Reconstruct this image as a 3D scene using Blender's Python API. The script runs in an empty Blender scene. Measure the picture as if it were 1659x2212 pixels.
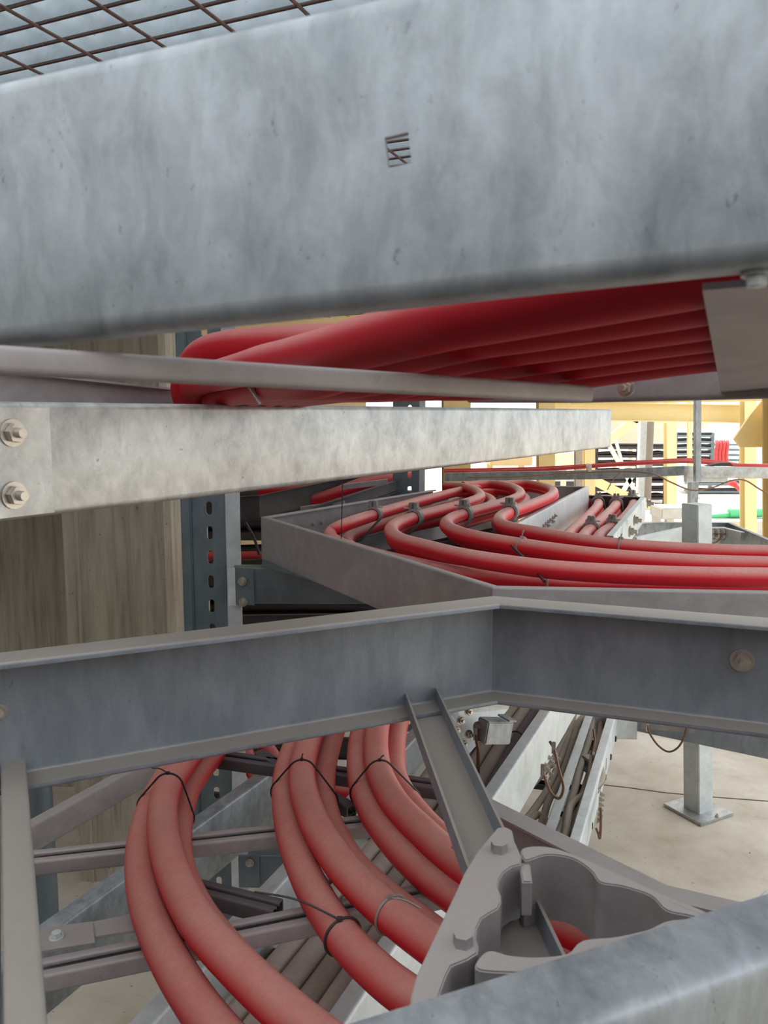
import bpy, bmesh, math, random
from mathutils import Vector, Matrix
random.seed(7)
S = bpy.context.scene
COL = S.collection

# ------------------------------------------------------------------ camera, world, light
FPX = 1736.0; PITCH = math.atan(214/1736); EYE = 1.7
cam_d = bpy.data.cameras.new('camera'); cam = bpy.data.objects.new('camera', cam_d); COL.objects.link(cam)
cam.location = (0, 0, EYE); cam.rotation_euler = (math.pi/2 - PITCH, 0, 0)
cam_d.sensor_fit = 'VERTICAL'; cam_d.sensor_height = 36; cam_d.sensor_width = 27
cam_d.lens = FPX/2212*36; cam_d.clip_start = .02; cam_d.clip_end = 200
cam_d.dof.use_dof = True; cam_d.dof.focus_distance = 1.9; cam_d.dof.aperture_fstop = 18
S.camera = cam
W = bpy.data.worlds.new('world'); S.world = W; W.use_nodes = True
bg = W.node_tree.nodes['Background']; bg.inputs[0].default_value = (.90, .95, 1, 1); bg.inputs[1].default_value = 2.0
sun_d = bpy.data.lights.new('sun', 'SUN'); sun_d.energy = 6.5; sun_d.angle = .03; sun_d.color = (1, .93, .82)
sun = bpy.data.objects.new('sun', sun_d); COL.objects.link(sun)
sun.rotation_euler = Vector((-.12, -.85, -1.0)).to_track_quat('-Z', 'Y').to_euler()
S.view_settings.view_transform = 'Standard'; S.view_settings.look = 'None'
S.view_settings.gamma = 1; S.view_settings.use_curve_mapping = False
S.view_settings.exposure = 0.08

# ------------------------------------------------------------------ measuring helpers
def ray(px, py):
    v = (1106-py)/FPX
    return Vector(((px-829.5)/FPX, math.cos(PITCH)+v*math.sin(PITCH), -math.sin(PITCH)+v*math.cos(PITCH)))
def G(px, py, z):                      # point of the level z seen there
    r = ray(px, py); k = (z-EYE)/r.z
    return Vector((r.x*k, r.y*k, z))
def D(px, py, y):                      # point at distance y seen there
    r = ray(px, py); k = y/r.y
    return Vector((r.x*k, y, EYE+r.z*k))
def T(px, py, off=0.0):                # point of the slightly tilted upper tray floor
    r = ray(px, py); k = (.092+off)/(r.z+.1*r.y)
    return Vector((r.x*k, r.y*k, EYE+r.z*k))
def ext(a, b, t): return a+(b-a)*t     # along the line a-b

# ------------------------------------------------------------------ materials
def nt(name):
    m = bpy.data.materials.new(name); m.use_nodes = True
    t = m.node_tree; b = t.nodes['Principled BSDF']
    return m, t, b
def ramp(t, fac, stops):
    r = t.nodes.new('ShaderNodeValToRGB'); e = r.color_ramp.elements
    while len(e) < len(stops): e.new(.5)
    for i, (p, c) in enumerate(stops):
        e[i].position = p; e[i].color = (*c, 1)
    t.links.new(fac, r.inputs[0]); return r
def coords(t, scale=(1,1,1)):
    tc = t.nodes.new('ShaderNodeTexCoord'); mp = t.nodes.new('ShaderNodeMapping'); mp.inputs['Scale'].default_value = scale
    t.links.new(tc.outputs['Object'], mp.inputs[0]); return mp.outputs[0]
def noise(t, co, sc, det=5, rough=.6, dist=0):
    n = t.nodes.new('ShaderNodeTexNoise'); n.inputs['Scale'].default_value = sc; n.inputs['Detail'].default_value = det
    n.inputs['Roughness'].default_value = rough; n.inputs['Distortion'].default_value = dist
    t.links.new(co, n.inputs['Vector']); return n.outputs['Fac']
def mix(t, a, b, f, mode='MIX'):
    m = t.nodes.new('ShaderNodeMix'); m.data_type = 'RGBA'; m.blend_type = mode
    for s, v in ((6, a), (7, b)):
        if hasattr(v, 'is_output'): t.links.new(v, m.inputs[s])
        else: m.inputs[s].default_value = (*v, 1)
    if hasattr(f, 'is_output'): t.links.new(f, m.inputs[0])
    else: m.inputs[0].default_value = f
    return m.outputs[2]
def bump(t, b, h, st, dist=.002):
    n = t.nodes.new('ShaderNodeBump'); n.inputs['Strength'].default_value = st; n.inputs['Distance'].default_value = dist
    t.links.new(h, n.inputs['Height']); t.links.new(n.outputs[0], b.inputs['Normal'])
def dust_mask(t, lo, hi):              # dust lies on whatever faces up
    g = t.nodes.new('ShaderNodeNewGeometry'); s = t.nodes.new('ShaderNodeSeparateXYZ'); t.links.new(g.outputs['Normal'], s.inputs[0])
    m = t.nodes.new('ShaderNodeMapRange'); m.inputs[1].default_value = lo; m.inputs[2].default_value = hi; m.interpolation_type = 'SMOOTHSTEP'
    t.links.new(s.outputs[2], m.inputs[0]); return m.outputs[0]
def galv(name, a, b, c, sc=22, metal=.45, rough=.42, streak=(1,1,1), spots=.5, dust=0, dustc=(.42,.37,.33)):
    m, t, p = nt(name); co = coords(t, streak)
    n1 = noise(t, co, sc, 8, .68, .35); n2 = noise(t, co, sc*.3, 5, .62, .3); n3 = noise(t, co, sc*4, 3, .7)
    r1 = ramp(t, n1, [(.34, a), (.5, b), (.68, c)])
    c2 = mix(t, r1.outputs[0], ramp(t, n2, [(.35, tuple(x*.86 for x in a)), (.65, c)]).outputs[0], .4)
    sp = ramp(t, n3, [(.66, (1,1,1)), (.74, (.35,.33,.32))])
    c3 = mix(t, c2, sp.outputs[0], spots, 'MULTIPLY')
    if dust:
        mm = t.nodes.new('ShaderNodeMath'); mm.operation = 'MULTIPLY'; mm.inputs[1].default_value = dust
        t.links.new(dust_mask(t, .2, .95), mm.inputs[0]); c3 = mix(t, c3, dustc, mm.outputs[0])
    t.links.new(c3, p.inputs['Base Color']); p.inputs['Metallic'].default_value = metal
    rr = t.nodes.new('ShaderNodeMapRange'); rr.inputs[3].default_value = rough-.08; rr.inputs[4].default_value = rough+.16
    t.links.new(n1, rr.inputs[0]); t.links.new(rr.outputs[0], p.inputs['Roughness'])
    bump(t, p, n1, .25); return m
M = {}
M['galv'] = galv('galvanised', (.20,.225,.235), (.33,.355,.36), (.49,.53,.56), 30, .4, .42, (1.5,1,.7), .6)
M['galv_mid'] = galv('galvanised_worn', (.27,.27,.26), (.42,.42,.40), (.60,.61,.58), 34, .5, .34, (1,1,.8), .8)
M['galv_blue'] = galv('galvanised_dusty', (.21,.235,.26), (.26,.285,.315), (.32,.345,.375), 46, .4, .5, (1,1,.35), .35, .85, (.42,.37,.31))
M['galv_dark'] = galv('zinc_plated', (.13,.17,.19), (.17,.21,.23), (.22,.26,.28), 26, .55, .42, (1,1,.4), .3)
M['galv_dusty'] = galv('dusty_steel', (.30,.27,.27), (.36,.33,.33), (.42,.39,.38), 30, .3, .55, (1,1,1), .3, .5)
M['galv_lit'] = galv('sunlit_galvanised', (.50,.54,.54), (.60,.64,.63), (.70,.73,.72), 26, .25, .5, (1,1,1), .25)  # same galvanised steel, made paler: sunlight painted into the colour
M['cast'] = galv('cast_aluminium', (.22,.20,.20), (.26,.24,.235), (.30,.28,.27), 40, .2, .6, (1,1,1), .1, .85, (.46,.42,.39))
M['bolt'] = galv('bolt_steel', (.42,.38,.33), (.52,.47,.40), (.62,.57,.50), 60, .7, .32, (1,1,1), .2)
def plain(name, col, rough=.6, metal=0, var=.25, sc=14, bm=0):
    m, t, p = nt(name); co = coords(t); n = noise(t, co, sc, 5, .65)
    r = ramp(t, n, [(.3, tuple(x*(1-var) for x in col)), (.7, tuple(min(1, x*(1+var*.5)) for x in col))])
    t.links.new(r.outputs[0], p.inputs['Base Color']); p.inputs['Roughness'].default_value = rough; p.inputs['Metallic'].default_value = metal
    if bm: bump(t, p, n, bm, .004)
    return m
M['black'] = plain('black_plastic', (.018,.016,.018), .45)
M['dark'] = plain('dark_steel', (.055,.045,.045), .6, .2)
M['darkpurple'] = plain('dusty_dark_strut', (.10,.085,.09), .6, .2)
M['copper'] = plain('copper_braid', (.22,.12,.07), .45, .5, .4, 300)
M['rust'] = plain('rust', (.13,.075,.065), .85, 0, .4, 90)
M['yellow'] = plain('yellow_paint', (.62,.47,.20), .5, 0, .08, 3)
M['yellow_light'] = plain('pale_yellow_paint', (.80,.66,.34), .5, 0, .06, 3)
M['beige'] = plain('beige_render', (.62,.48,.28), .8, 0, .1, 2)
M['cream'] = plain('cream_panel', (.72,.64,.48), .6, 0, .08, 2)
M['green'] = plain('green_pipe_plastic', (.10,.55,.25), .4, 0, .1)
M['white'] = plain('white_plastic', (.85,.85,.83), .5, 0, .05)
M['paleconc'] = plain('pale_concrete', (.62,.60,.56), .85, 0, .15, 8, .3)
M['zinc'] = plain('zinc_wire', (.32,.29,.27), .5, .3)
M['slat'] = galv('grating_steel', (.40,.48,.52), (.50,.58,.63), (.60,.68,.74), 30, .3, .5, (1,1,1), .55)
def cable_mat(name, red, dustc, lo, hi, mx, rough=.5):
    m, t, p = nt(name); co = coords(t)
    n = noise(t, co, 9, 4, .6, .5); nf = noise(t, co, 160, 3, .7)
    d = dust_mask(t, lo, hi)
    mr = t.nodes.new('ShaderNodeMapRange'); mr.inputs[1].default_value = .25; mr.inputs[2].default_value = .65; mr.inputs[3].default_value = .65*mx; mr.inputs[4].default_value = mx
    t.links.new(n, mr.inputs[0])
    mm = t.nodes.new('ShaderNodeMath'); mm.operation = 'MULTIPLY'; t.links.new(d, mm.inputs[0]); t.links.new(mr.outputs[0], mm.inputs[1])
    dr = ramp(t, nf, [(.3, tuple(x*.85 for x in dustc)), (.7, dustc)])
    c = mix(t, red, dr.outputs[0], mm.outputs[0])
    t.links.new(c, p.inputs['Base Color']); p.inputs['Roughness'].default_value = rough; p.inputs['Specular IOR Level'].default_value = .3
    return m
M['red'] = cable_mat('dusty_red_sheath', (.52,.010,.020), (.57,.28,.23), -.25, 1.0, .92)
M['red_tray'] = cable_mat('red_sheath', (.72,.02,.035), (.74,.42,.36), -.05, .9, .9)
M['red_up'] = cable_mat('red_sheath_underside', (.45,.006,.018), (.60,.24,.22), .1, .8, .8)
M['red_far'] = plain('red_far_sheath', (.62,.06,.06), .5)
M['grey_cable'] = cable_mat('dusty_grey_sheath', (.20,.16,.14), (.58,.49,.42), -.3, .7, .95, .7)
M['dust_cable'] = cable_mat('tan_dusty_sheath', (.17,.14,.12), (.46,.40,.33), -.3, .6, .95, .8)
M['purple_cable'] = cable_mat('violet_grey_sheath', (.09,.07,.09), (.22,.18,.19), -.3, .8, .95, .7)
def concrete(name, a, b, c, streak, dark=1.0):
    m, t, p = nt(name); co = coords(t, streak); co2 = coords(t)
    n1 = noise(t, co, 5, 8, .65, .3); n2 = noise(t, co2, 60, 2, .5); n3 = noise(t, co2, 1.4, 4, .6)
    r = ramp(t, n1, [(.3, a), (.5, b), (.7, c)])
    pit = ramp(t, n2, [(.24, (.25,.22,.20)), (.30, (1,1,1))])
    big = ramp(t, n3, [(.35, (.8,.77,.72)), (.6, (1,1,1))])
    cc = mix(t, mix(t, r.outputs[0], pit.outputs[0], .8, 'MULTIPLY'), big.outputs[0], .8, 'MULTIPLY')
    t.links.new(cc, p.inputs['Base Color']); p.inputs['Roughness'].default_value = .85; bump(t, p, n1, .3, .004); return m
M['concrete'] = concrete('board_marked_concrete', (.26,.225,.175), (.41,.36,.29), (.50,.45,.37), (7,7,.5))
M['floor'] = concrete('floor_concrete', (.50,.44,.36), (.64,.58,.49), (.74,.69,.61), (.8,.8,.8))

# ------------------------------------------------------------------ mesh helpers
def finish(bm, name, mat, parent=None, smooth=35):
    bmesh.ops.recalc_face_normals(bm, faces=bm.faces)
    if not bm.verts: bm.free(); return None
    lo = Vector((min(v.co[i] for v in bm.verts) for i in range(3))); hi = Vector((max(v.co[i] for v in bm.verts) for i in range(3)))
    c = (lo+hi)/2
    if parent is None: c.z = lo.z
    for v in bm.verts: v.co -= c
    me = bpy.data.meshes.new(name); bm.to_mesh(me); bm.free()
    if smooth:
        for p in me.polygons: p.use_smooth = True
        me.set_sharp_from_angle(angle=math.radians(smooth))
    if mat: me.materials.append(M[mat])
    o = bpy.data.objects.new(name, me); COL.objects.link(o)
    if parent is None: o.location = c
    else:
        o.parent = parent; w = Vector((0,0,0)); q = parent
        while q: w += q.location; q = q.parent
        o.location = c-w
    return o
def thing(name, loc, label, cat, group=None):
    o = bpy.data.objects.new(name, None); COL.objects.link(o); o.location = loc; o.empty_display_size = .05
    return tag(o, label, cat, group)
def tag(o, label, cat, group=None, kind=None):
    o['label'] = label; o['category'] = cat
    if group: o['group'] = group
    if kind: o['kind'] = kind
    return o
def structure(o): o['kind'] = 'structure'; return o

def fillet(pl, r, n=4):
    out = [Vector(pl[0])]
    for i in range(1, len(pl)-1):
        a, b, c = Vector(pl[i-1]), Vector(pl[i]), Vector(pl[i+1])
        u, v = (a-b).normalized(), (c-b).normalized(); ang = u.angle(v); d = min(r/math.tan(ang/2), (a-b).length*.45, (c-b).length*.45)
        p, q = b+u*d, b+v*d
        for k in range(n+1):
            s = k/n; out.append((p*(1-s)**2 + b*2*s*(1-s) + q*s*s))
    out.append(Vector(pl[-1])); return out
def strip(pl, t):                       # a folded sheet of thickness t as closed outline
    L, R = [], []
    for i, p in enumerate(pl):
        d = Vector((0, 0))
        if i: d += (p-pl[i-1]).normalized()
        if i < len(pl)-1: d += (pl[i+1]-p).normalized()
        d.normalize(); nrm = Vector((-d.y, d.x)); L.append(p+nrm*t/2); R.append(p-nrm*t/2)
    return L+R[::-1]
def cprof(h, w, t=.003, lip=0, side=1, r=.006):
    s = side
    pl = [(s*w, 0), (0, 0), (0, -h), (s*w, -h)]
    if lip: pl = [(s*w, -lip)]+pl+[(s*w, -h+lip)]
    return strip(fillet([Vector(p) for p in pl], r), t)
def uprof(w, h, t=.0025, lip=0, side=1): # channel, side=1 opens up
    pl = [(-w/2, h*side), (-w/2, 0), (w/2, 0), (w/2, h*side)]
    if lip: pl = [(-w/2+lip, (h-.004)*side), (-w/2+lip, h*side)]+pl+[(w/2-lip, h*side), (w/2-lip, (h-.004)*side)]
    return strip(fillet([Vector(p) for p in pl], .003, 3), t)
def sweep(bm, pts, prof, pre=None, post=None):
    rings = []
    n = len(pts)
    for i, p in enumerate(pts):
        ds = []
        if i: ds.append((p-pts[i-1]))
        elif pre: ds.append(p-pre)
        if i < n-1: ds.append((pts[i+1]-p))
        elif post: ds.append(post-p)
        h = [Vector((d.x, d.y, 0)).normalized() for d in ds]
        m = sum(h, Vector()).normalized(); rn = Vector((m.y, -m.x, 0))
        k = 1/max(.35, rn.dot(Vector((h[0].y, -h[0].x, 0))))
        rings.append([bm.verts.new(p+rn*(u*k)+Vector((0, 0, v))) for u, v in prof])
    m = len(prof)
    for a, b in zip(rings, rings[1:]):
        for j in range(m): bm.faces.new((a[j], a[(j+1) % m], b[(j+1) % m], b[j]))
    bm.faces.new(rings[0]); bm.faces.new(rings[-1][::-1])
def rail(name, pts, prof, mat, parent=None, pre=None, post=None):
    bm = bmesh.new(); sweep(bm, pts, prof, pre, post); return finish(bm, name, mat, parent, 40)
def catmull(P, n=8):
    out = []; Q = [P[0]*2-P[1]]+P+[P[-1]*2-P[-2]]
    for i in range(1, len(Q)-2):
        a, b, c, d = Q[i-1:i+3]
        for k in range(n):
            s = k/n
            out.append(.5*((2*b)+(c-a)*s+(2*a-5*b+4*c-d)*s*s+(3*b-a-3*c+d)*s**3))
    out.append(P[-1]); return out
def tube(bm, pts, r, seg=16, closed=False):
    n = len(pts); rings = []; nrm = None
    for i, p in enumerate(pts):
        a = pts[i-1] if (i or closed) else p; b = pts[(i+1) % n] if (i < n-1 or closed) else p
        d = (b-a).normalized()
        if nrm is None: nrm = d.orthogonal().normalized()
        nrm = (nrm-d*nrm.dot(d)).normalized(); bi = d.cross(nrm)
        rings.append([bm.verts.new(p+nrm*math.cos(2*math.pi*j/seg)*r+bi*math.sin(2*math.pi*j/seg)*r) for j in range(seg)])
    pr = list(zip(rings, rings[1:]))
    for a, b in pr:
        for j in range(seg): bm.faces.new((a[j], a[(j+1) % seg], b[(j+1) % seg], b[j]))
    if closed:
        a, b = rings[-1], rings[0]
        off = min(range(seg), key=lambda o: (b[o].co-a[0].co).length)
        for j in range(seg): bm.faces.new((a[j], a[(j+1) % seg], b[(j+1+off) % seg], b[(j+off) % seg]))
    else:
        bm.faces.new(rings[0]); bm.faces.new(rings[-1][::-1])
def cable(P, r, mat, label, cat='cable', group=None, name='red_power_cable', n=8, seg=20):
    pts = catmull(P, n); bm = bmesh.new(); tube(bm, pts, r, seg)
    o = finish(bm, name, mat, None, 60); tag(o, label, cat, group); return pts
def box(bm, c, sx, sy, sz, rot=0, bev=0):
    m = Matrix.Translation(c) @ Matrix.Rotation(rot, 4, 'Z') @ Matrix.Diagonal((sx, sy, sz, 1))
    r = bmesh.ops.create_cube(bm, size=1, matrix=m)
    if bev: bmesh.ops.bevel(bm, geom=list({e for v in r['verts'] for e in v.link_edges}), offset=bev, segments=2, affect='EDGES')
def bar(bm, a, b, w, h, bev=0):        # rectangular bar between two points
    d = b-a; L = d.length; d.normalize(); up = Vector((0, 0, 1)) if abs(d.z) < .95 else Vector((0, 1, 0))
    s = d.cross(up).normalized(); u = s.cross(d)
    m = Matrix.Translation((a+b)/2) @ Matrix((s, d, u)).transposed().to_4x4() @ Matrix.Diagonal((w, L, h, 1))
    r = bmesh.ops.create_cube(bm, size=1, matrix=m)
    if bev: bmesh.ops.bevel(bm, geom=list({e for v in r['verts'] for e in v.link_edges}), offset=bev, segments=2, affect='EDGES')
def slab(bm, outline, vec):            # outline of points pushed along vec
    a = [bm.verts.new(p) for p in outline]; b = [bm.verts.new(p+vec) for p in outline]; n = len(a)
    bm.faces.new(a); bm.faces.new(b[::-1])
    for i in range(n): bm.faces.new((a[i], a[(i+1) % n], b[(i+1) % n], b[i]))
def disc(bm, c, ax, r, h, seg=6, r2=None, ph=0):
    ax = ax.normalized(); q = Vector((0, 0, 1)).rotation_difference(ax).to_matrix().to_4x4()
    bmesh.ops.create_cone(bm, cap_ends=True, segments=seg, radius1=r, radius2=r if r2 is None else r2, depth=h,
                          matrix=Matrix.Translation(c+ax*h/2) @ q @ Matrix.Rotation(ph, 4, 'Z'))
def bolt(p, ax, r, parent, name='bolt', stud=True, mat='bolt'):
    bm = bmesh.new(); ax = ax.normalized()
    disc(bm, p-ax*.001, ax, r*1.35, r*.3, 20); disc(bm, p+ax*r*.25, ax, r, r*.75, 6, r*.95, .3)
    if stud: disc(bm, p+ax*r*.9, ax, r*.5, r*.9, 14, r*.46)
    else: disc(bm, p+ax*r*.95, ax, r*.8, r*.12, 14, r*.5)
    return finish(bm, name, mat, parent, 30)
def cut(obj, cutters):
    for cbm in cutters:
        me = bpy.data.meshes.new('tmp'); cbm.to_mesh(me); cbm.free(); c = bpy.data.objects.new('tmp', me); COL.objects.link(c)
        c.location = (0, 0, 0)
        md = obj.modifiers.new('b', 'BOOLEAN'); md.object = c; md.operation = 'DIFFERENCE'; md.solver = 'EXACT'
        bpy.context.view_layer.update()
        dg = bpy.context.evaluated_depsgraph_get(); nm = bpy.data.meshes.new_from_object(obj.evaluated_get(dg))
        obj.modifiers.remove(md); obj.data = nm; bpy.data.objects.remove(c)
def hull_ring(cs, r, t, n=40):         # belt around parallel cylinders (centres cs) across direction t
    t = t.normalized(); e1 = t.orthogonal().normalized(); up = Vector((0, 0, 1)); e2 = (up-t*up.dot(t)).normalized(); e1 = t.cross(e2)
    out = []
    for k in range(n):
        a = 2*math.pi*k/n; e = e1*math.cos(a)+e2*math.sin(a); c = max(cs, key=lambda q: q.dot(e)); out.append(c+e*r)
    return out, e1, e2
def near(pts, px, py):
    best = None
    for i, p in enumerate(pts):
        q = p-Vector((0, 0, EYE)); f = q.y*math.cos(PITCH)-q.z*math.sin(PITCH); u = q.y*math.sin(PITCH)+q.z*math.cos(PITCH)
        if f <= 0: continue
        x = 829.5+q.x/f*FPX; y = 1106-u/f*FPX; d = (x-px)**2+(y-py)**2
        if best is None or d < best[0]: best = (d, i)
    i = best[1]; j = min(i+1, len(pts)-1); return pts[i], (pts[j]-pts[max(0, i-1)]).normalized()
def closest(pts, p): return min(pts, key=lambda q: (q-p).length)
def tie(cabs, px, py, r, label, tail=.03, taildir=None, wid=.0016, mat='black', group=None):
    p, t = near(cabs[0], px, py); cs = [p]
    for c in cabs[1:]:
        q = closest(c, p); cs.append(q-t*(q-p).dot(t))
    loop, e1, e2 = hull_ring(cs, r+wid*.7, t); bm = bmesh.new(); tube(bm, loop, wid, 8, True)
    head = max(loop, key=lambda q: q.z-.3*q.y); box(bm, head, wid*3.4, wid*3.4, wid*3)
    d = (taildir or (e1*-1+e2*.4)).normalized(); d = (d).normalized()
    P = [head, head+d*tail*.5+Vector((0, 0, .002)), head+d*tail+Vector((0, 0, -tail*.1))]
    tube(bm, catmull(P, 5), wid*.7, 6)
    o = finish(bm, 'cable_tie', mat, None, 40); tag(o, label, 'cable tie', group); return o

# ------------------------------------------------------------------ floor, grating overhead, column, walls, added light blockers
bm = bmesh.new(); box(bm, Vector((0, 20, -.1)), 60, 60, .2); structure(finish(bm, 'floor', 'floor', None, 0))
bm = bmesh.new()                       # joint running across the slab
P = [G(1290, 1694, .0), G(1360, 1702, 0), G(1440, 1713, 0), G(1540, 1722, 0), G(1659, 1731, 0), G(2100, 1768, 0)]
for a, b in zip(P, P[1:]): bar(bm, a+Vector((0, 0, .0005)), b+Vector((0, 0, .0005)), .007, .002)
o = finish(bm, 'trim_1', 'rust', None, 0); structure(o)

gz = 2.2; ga = math.radians(-23.4); g0 = G(0, 195, gz)
dx_ = Vector((math.cos(ga), math.sin(ga), 0)); dy_ = Vector((-math.sin(ga), math.cos(ga), 0))
grating = thing('steel_grating', g0+Vector((0, 0, .0)), 'blue grey steel walkway grating overhead with tall flat bars', 'grating')
bm = bmesh.new()
for k in range(-14, 62):
    c = g0+dy_*(k*.0462)
    bar(bm, c-dx_*2.2+Vector((0, 0, .0175)), c+dx_*2.6+Vector((0, 0, .0175)), .004, .033)
finish(bm, 'bearing_bars', 'slat', grating, 0)
bm = bmesh.new()
for k in range(-42, 50):
    c = g0+dx_*(k*.052)
    bar(bm, c-dy_*.62+Vector((0, 0, .031)), c+dy_*2.85+Vector((0, 0, .031)), .004, .006)
finish(bm, 'cross_bars', 'white', grating, 0)
mesh_t = thing('wire_mesh', g0, 'rusty brown wire mesh fixed under the overhead walkway grating', 'mesh')
bm = bmesh.new()
for k in range(-14, 62): 
    c = g0+dy_*(k*.0462)+Vector((0, 0, -.0015)); tube(bm, [c-dx_*2.2, c+dx_*2.6], .0017, 6)
finish(bm, 'long_wires', 'rust', mesh_t, 60)
bm = bmesh.new(); q0 = G(145, 180, gz)
for k in range(-17, 24):
    c = q0+dx_*(k*.1115)+Vector((0, 0, -.005)); s = (c-g0).dot(dy_); c = c-dy_*s; tube(bm, [c-dy_*.62, c+dy_*2.85], .0024, 6)
finish(bm, 'cross_wires', 'rust', mesh_t, 60)

# concrete pillar: lit face, shaded recess to its left
cy = 2.75
cl, cr = D(140, 1250, cy), D(370, 1250, cy)
bm = bmesh.new()
pts = [Vector((cl.x, cy, 0)), Vector((cr.x-.02, cy, 0)), Vector((cr.x, cy+.02, 0)), Vector((cr.x, cy+.6, 0)), Vector((cl.x+.02, cy+.6, 0)), Vector((cl.x, cy+.58, 0))]
slab(bm, pts, Vector((0, 0, 2.15)))
for x0 in (cl.x+.05,):
    box(bm, Vector((x0, cy-.002, 1.07)), .012, .008, 2.14)
o = finish(bm, 'concrete_pillar', 'concrete', None, 30); tag(o, 'broad board-marked concrete pillar at the left behind the trays', 'pillar')
bm = bmesh.new(); box(bm, Vector((cl.x-1.2, cy+.9, 1.7)), 2.4, .3, 3.4); structure(finish(bm, 'wall_left', 'concrete', None, 0))
bm = bmesh.new(); box(bm, Vector((-1.15, 5.4, 3.5)), 7.5, 7.6, .2); structure(finish(bm, 'roof_light_blocker', 'paleconc', None, 0))  # unseen slab, added to keep sky and sun off the foreground
bm = bmesh.new(); box(bm, Vector((.1, -1.0, 1.1)), 6.6, .15, 2.2); structure(finish(bm, 'rear_light_blocker', 'dark', None, 0))  # added behind the camera to block low light from the back
bm = bmesh.new(); box(bm, Vector((-.9, .25, .12)), 4.0, 2.3, .24); structure(finish(bm, 'floor_bounce_blocker', 'dark', None, 0))  # dark block added out of view to cut light bouncing off the floor
bm = bmesh.new(); box(bm, Vector((-2.9, 3.6, 1.7)), .2, 9.4, 3.4); structure(finish(bm, 'side_light_blocker', 'concrete', None, 0))  # unseen wall added to stop light coming in from the left
bm = bmesh.new(); box(bm, Vector((-4.4, 9, 1.7)), 8.4, .2, 3.4); structure(finish(bm, 'wall_back', 'beige', None, 0))

# ------------------------------------------------------------------ overhead tray (level three)
z0 = lambda p, dz: Vector((p.x, p.y, p.z+dz))
B1L, B1R = D(0, 738, .42), D(1659, 560, .317)
B1L = ext(B1R, B1L, 1.5); B1R_ = ext(B1L, B1R, 1.35)
tray3 = thing('overhead_cable_tray', (B1L+B1R)/2, 'large galvanised cable tray overhead with square hole in its side', 'cable tray')
hB = .124
o = rail('side_rail', [z0(B1L, hB), z0(B1R_, hB)], cprof(hB, .02, .0035, 0, -1, .007), 'galv', tray3)
o['label'] = 'mottled galvanised side rail with a square hole'
hp = D(862, 327, .359)
c = bmesh.new(); dd = (B1R-B1L).normalized(); ang = math.atan2(dd.y, dd.x)
bmesh.ops.create_cube(c, size=1, matrix=Matrix.Translation(Vector((0,0,0))) @ Matrix.Rotation(ang, 4, 'Z') @ Matrix.Rotation(-.12, 4, 'Y') @ Matrix.Diagonal((.0105, .012, .0125, 1)))
# place cutter in the rail's own coordinates
t_ = ((hp.x-B1L.x)*dd.x+(hp.y-B1L.y)*dd.y)/(dd.x**2+dd.y**2); hw = Vector((B1L.x+dd.x*t_, B1L.y+dd.y*t_, hp.z))
for v in c.verts: v.co += hw
def world_cut(obj, cutter):
    w = Vector(); q = obj
    while q: w += q.location; q = q.parent
    for v in cutter.verts: v.co -= w
    # evaluate in local space: move object to the origin for the boolean
    par, loc = obj.parent, obj.location.copy(); obj.parent = None; obj.location = (0, 0, 0)
    cut(obj, [cutter]); obj.parent = par; obj.location = loc
world_cut(o, c)
# far side rail, rung and strap of the same tray
far = [T(1760, 850), T(1659, 856), T(1235, 866)]
fr0, fr1 = Vector((.43, .575, 1.735)), Vector((.19, .81, 1.711))
rail('side_rail', [z0(fr0, .06), z0(D(1659, 857, .68), .06), z0(D(1240, 867, .80), .06), z0(D(1010, 871, 1.02), .062)], cprof(.06, .014, .003, 0, 1, .004), 'galv_dusty', tray3)
bolt(D(1352, 838, .74), Vector((-.6, -.8, 0)), .006, tray3)
RL, RR = D(-60, 775, .385), D(1262, 851, .655)
rail('rung', [RL+Vector((0, 0, -.0058)), RR+Vector((0, 0, -.0058))], uprof(.016, .0115, .002, .004, 1), 'galv_dusty', tray3)
bm = bmesh.new(); slab(bm, [T(1518, 612, -.001), T(1559, 848, -.001), T(1830, 836, -.001), T(1830, 585, -.001)], Vector((0, 0, -.003)))
finish(bm, 'strap_plate', 'galv_dusty', tray3, 0)
bolt(T(1635, 594, -.004), Vector((0, -.1, -1)), .0045, tray3, stud=False, mat='galv_lit')
rail('side_rail', [D(-120, 796, .95), D(30, 806, 1.0), D(430, 848, 1.35)], cprof(.055, .012, .003, 0, 1, .004), 'galv_dusty', tray3)

# red cables lying in the overhead tray
RU = .0195
def upz(y, lift=0, k=1):
    b = 1.792-.1*y if y < .62 else (1.73 if k < 2 or lift else max(1.73-.13*(y-.62), 1.7125))
    return b+RU+lift
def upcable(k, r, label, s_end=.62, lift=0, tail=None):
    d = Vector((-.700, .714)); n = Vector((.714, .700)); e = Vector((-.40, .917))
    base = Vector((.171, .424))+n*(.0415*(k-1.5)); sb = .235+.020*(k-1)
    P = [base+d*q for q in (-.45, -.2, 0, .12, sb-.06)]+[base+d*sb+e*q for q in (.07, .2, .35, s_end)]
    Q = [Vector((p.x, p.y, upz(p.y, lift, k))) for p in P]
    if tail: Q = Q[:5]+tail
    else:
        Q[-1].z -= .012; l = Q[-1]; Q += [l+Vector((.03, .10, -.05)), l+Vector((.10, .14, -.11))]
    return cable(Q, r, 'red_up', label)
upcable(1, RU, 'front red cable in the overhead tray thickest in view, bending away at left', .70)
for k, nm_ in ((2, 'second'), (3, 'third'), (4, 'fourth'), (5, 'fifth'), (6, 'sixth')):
    upcable(k, RU, nm_+' red cable from the front in the overhead tray, seen from below', .72-.03*k)
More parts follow.
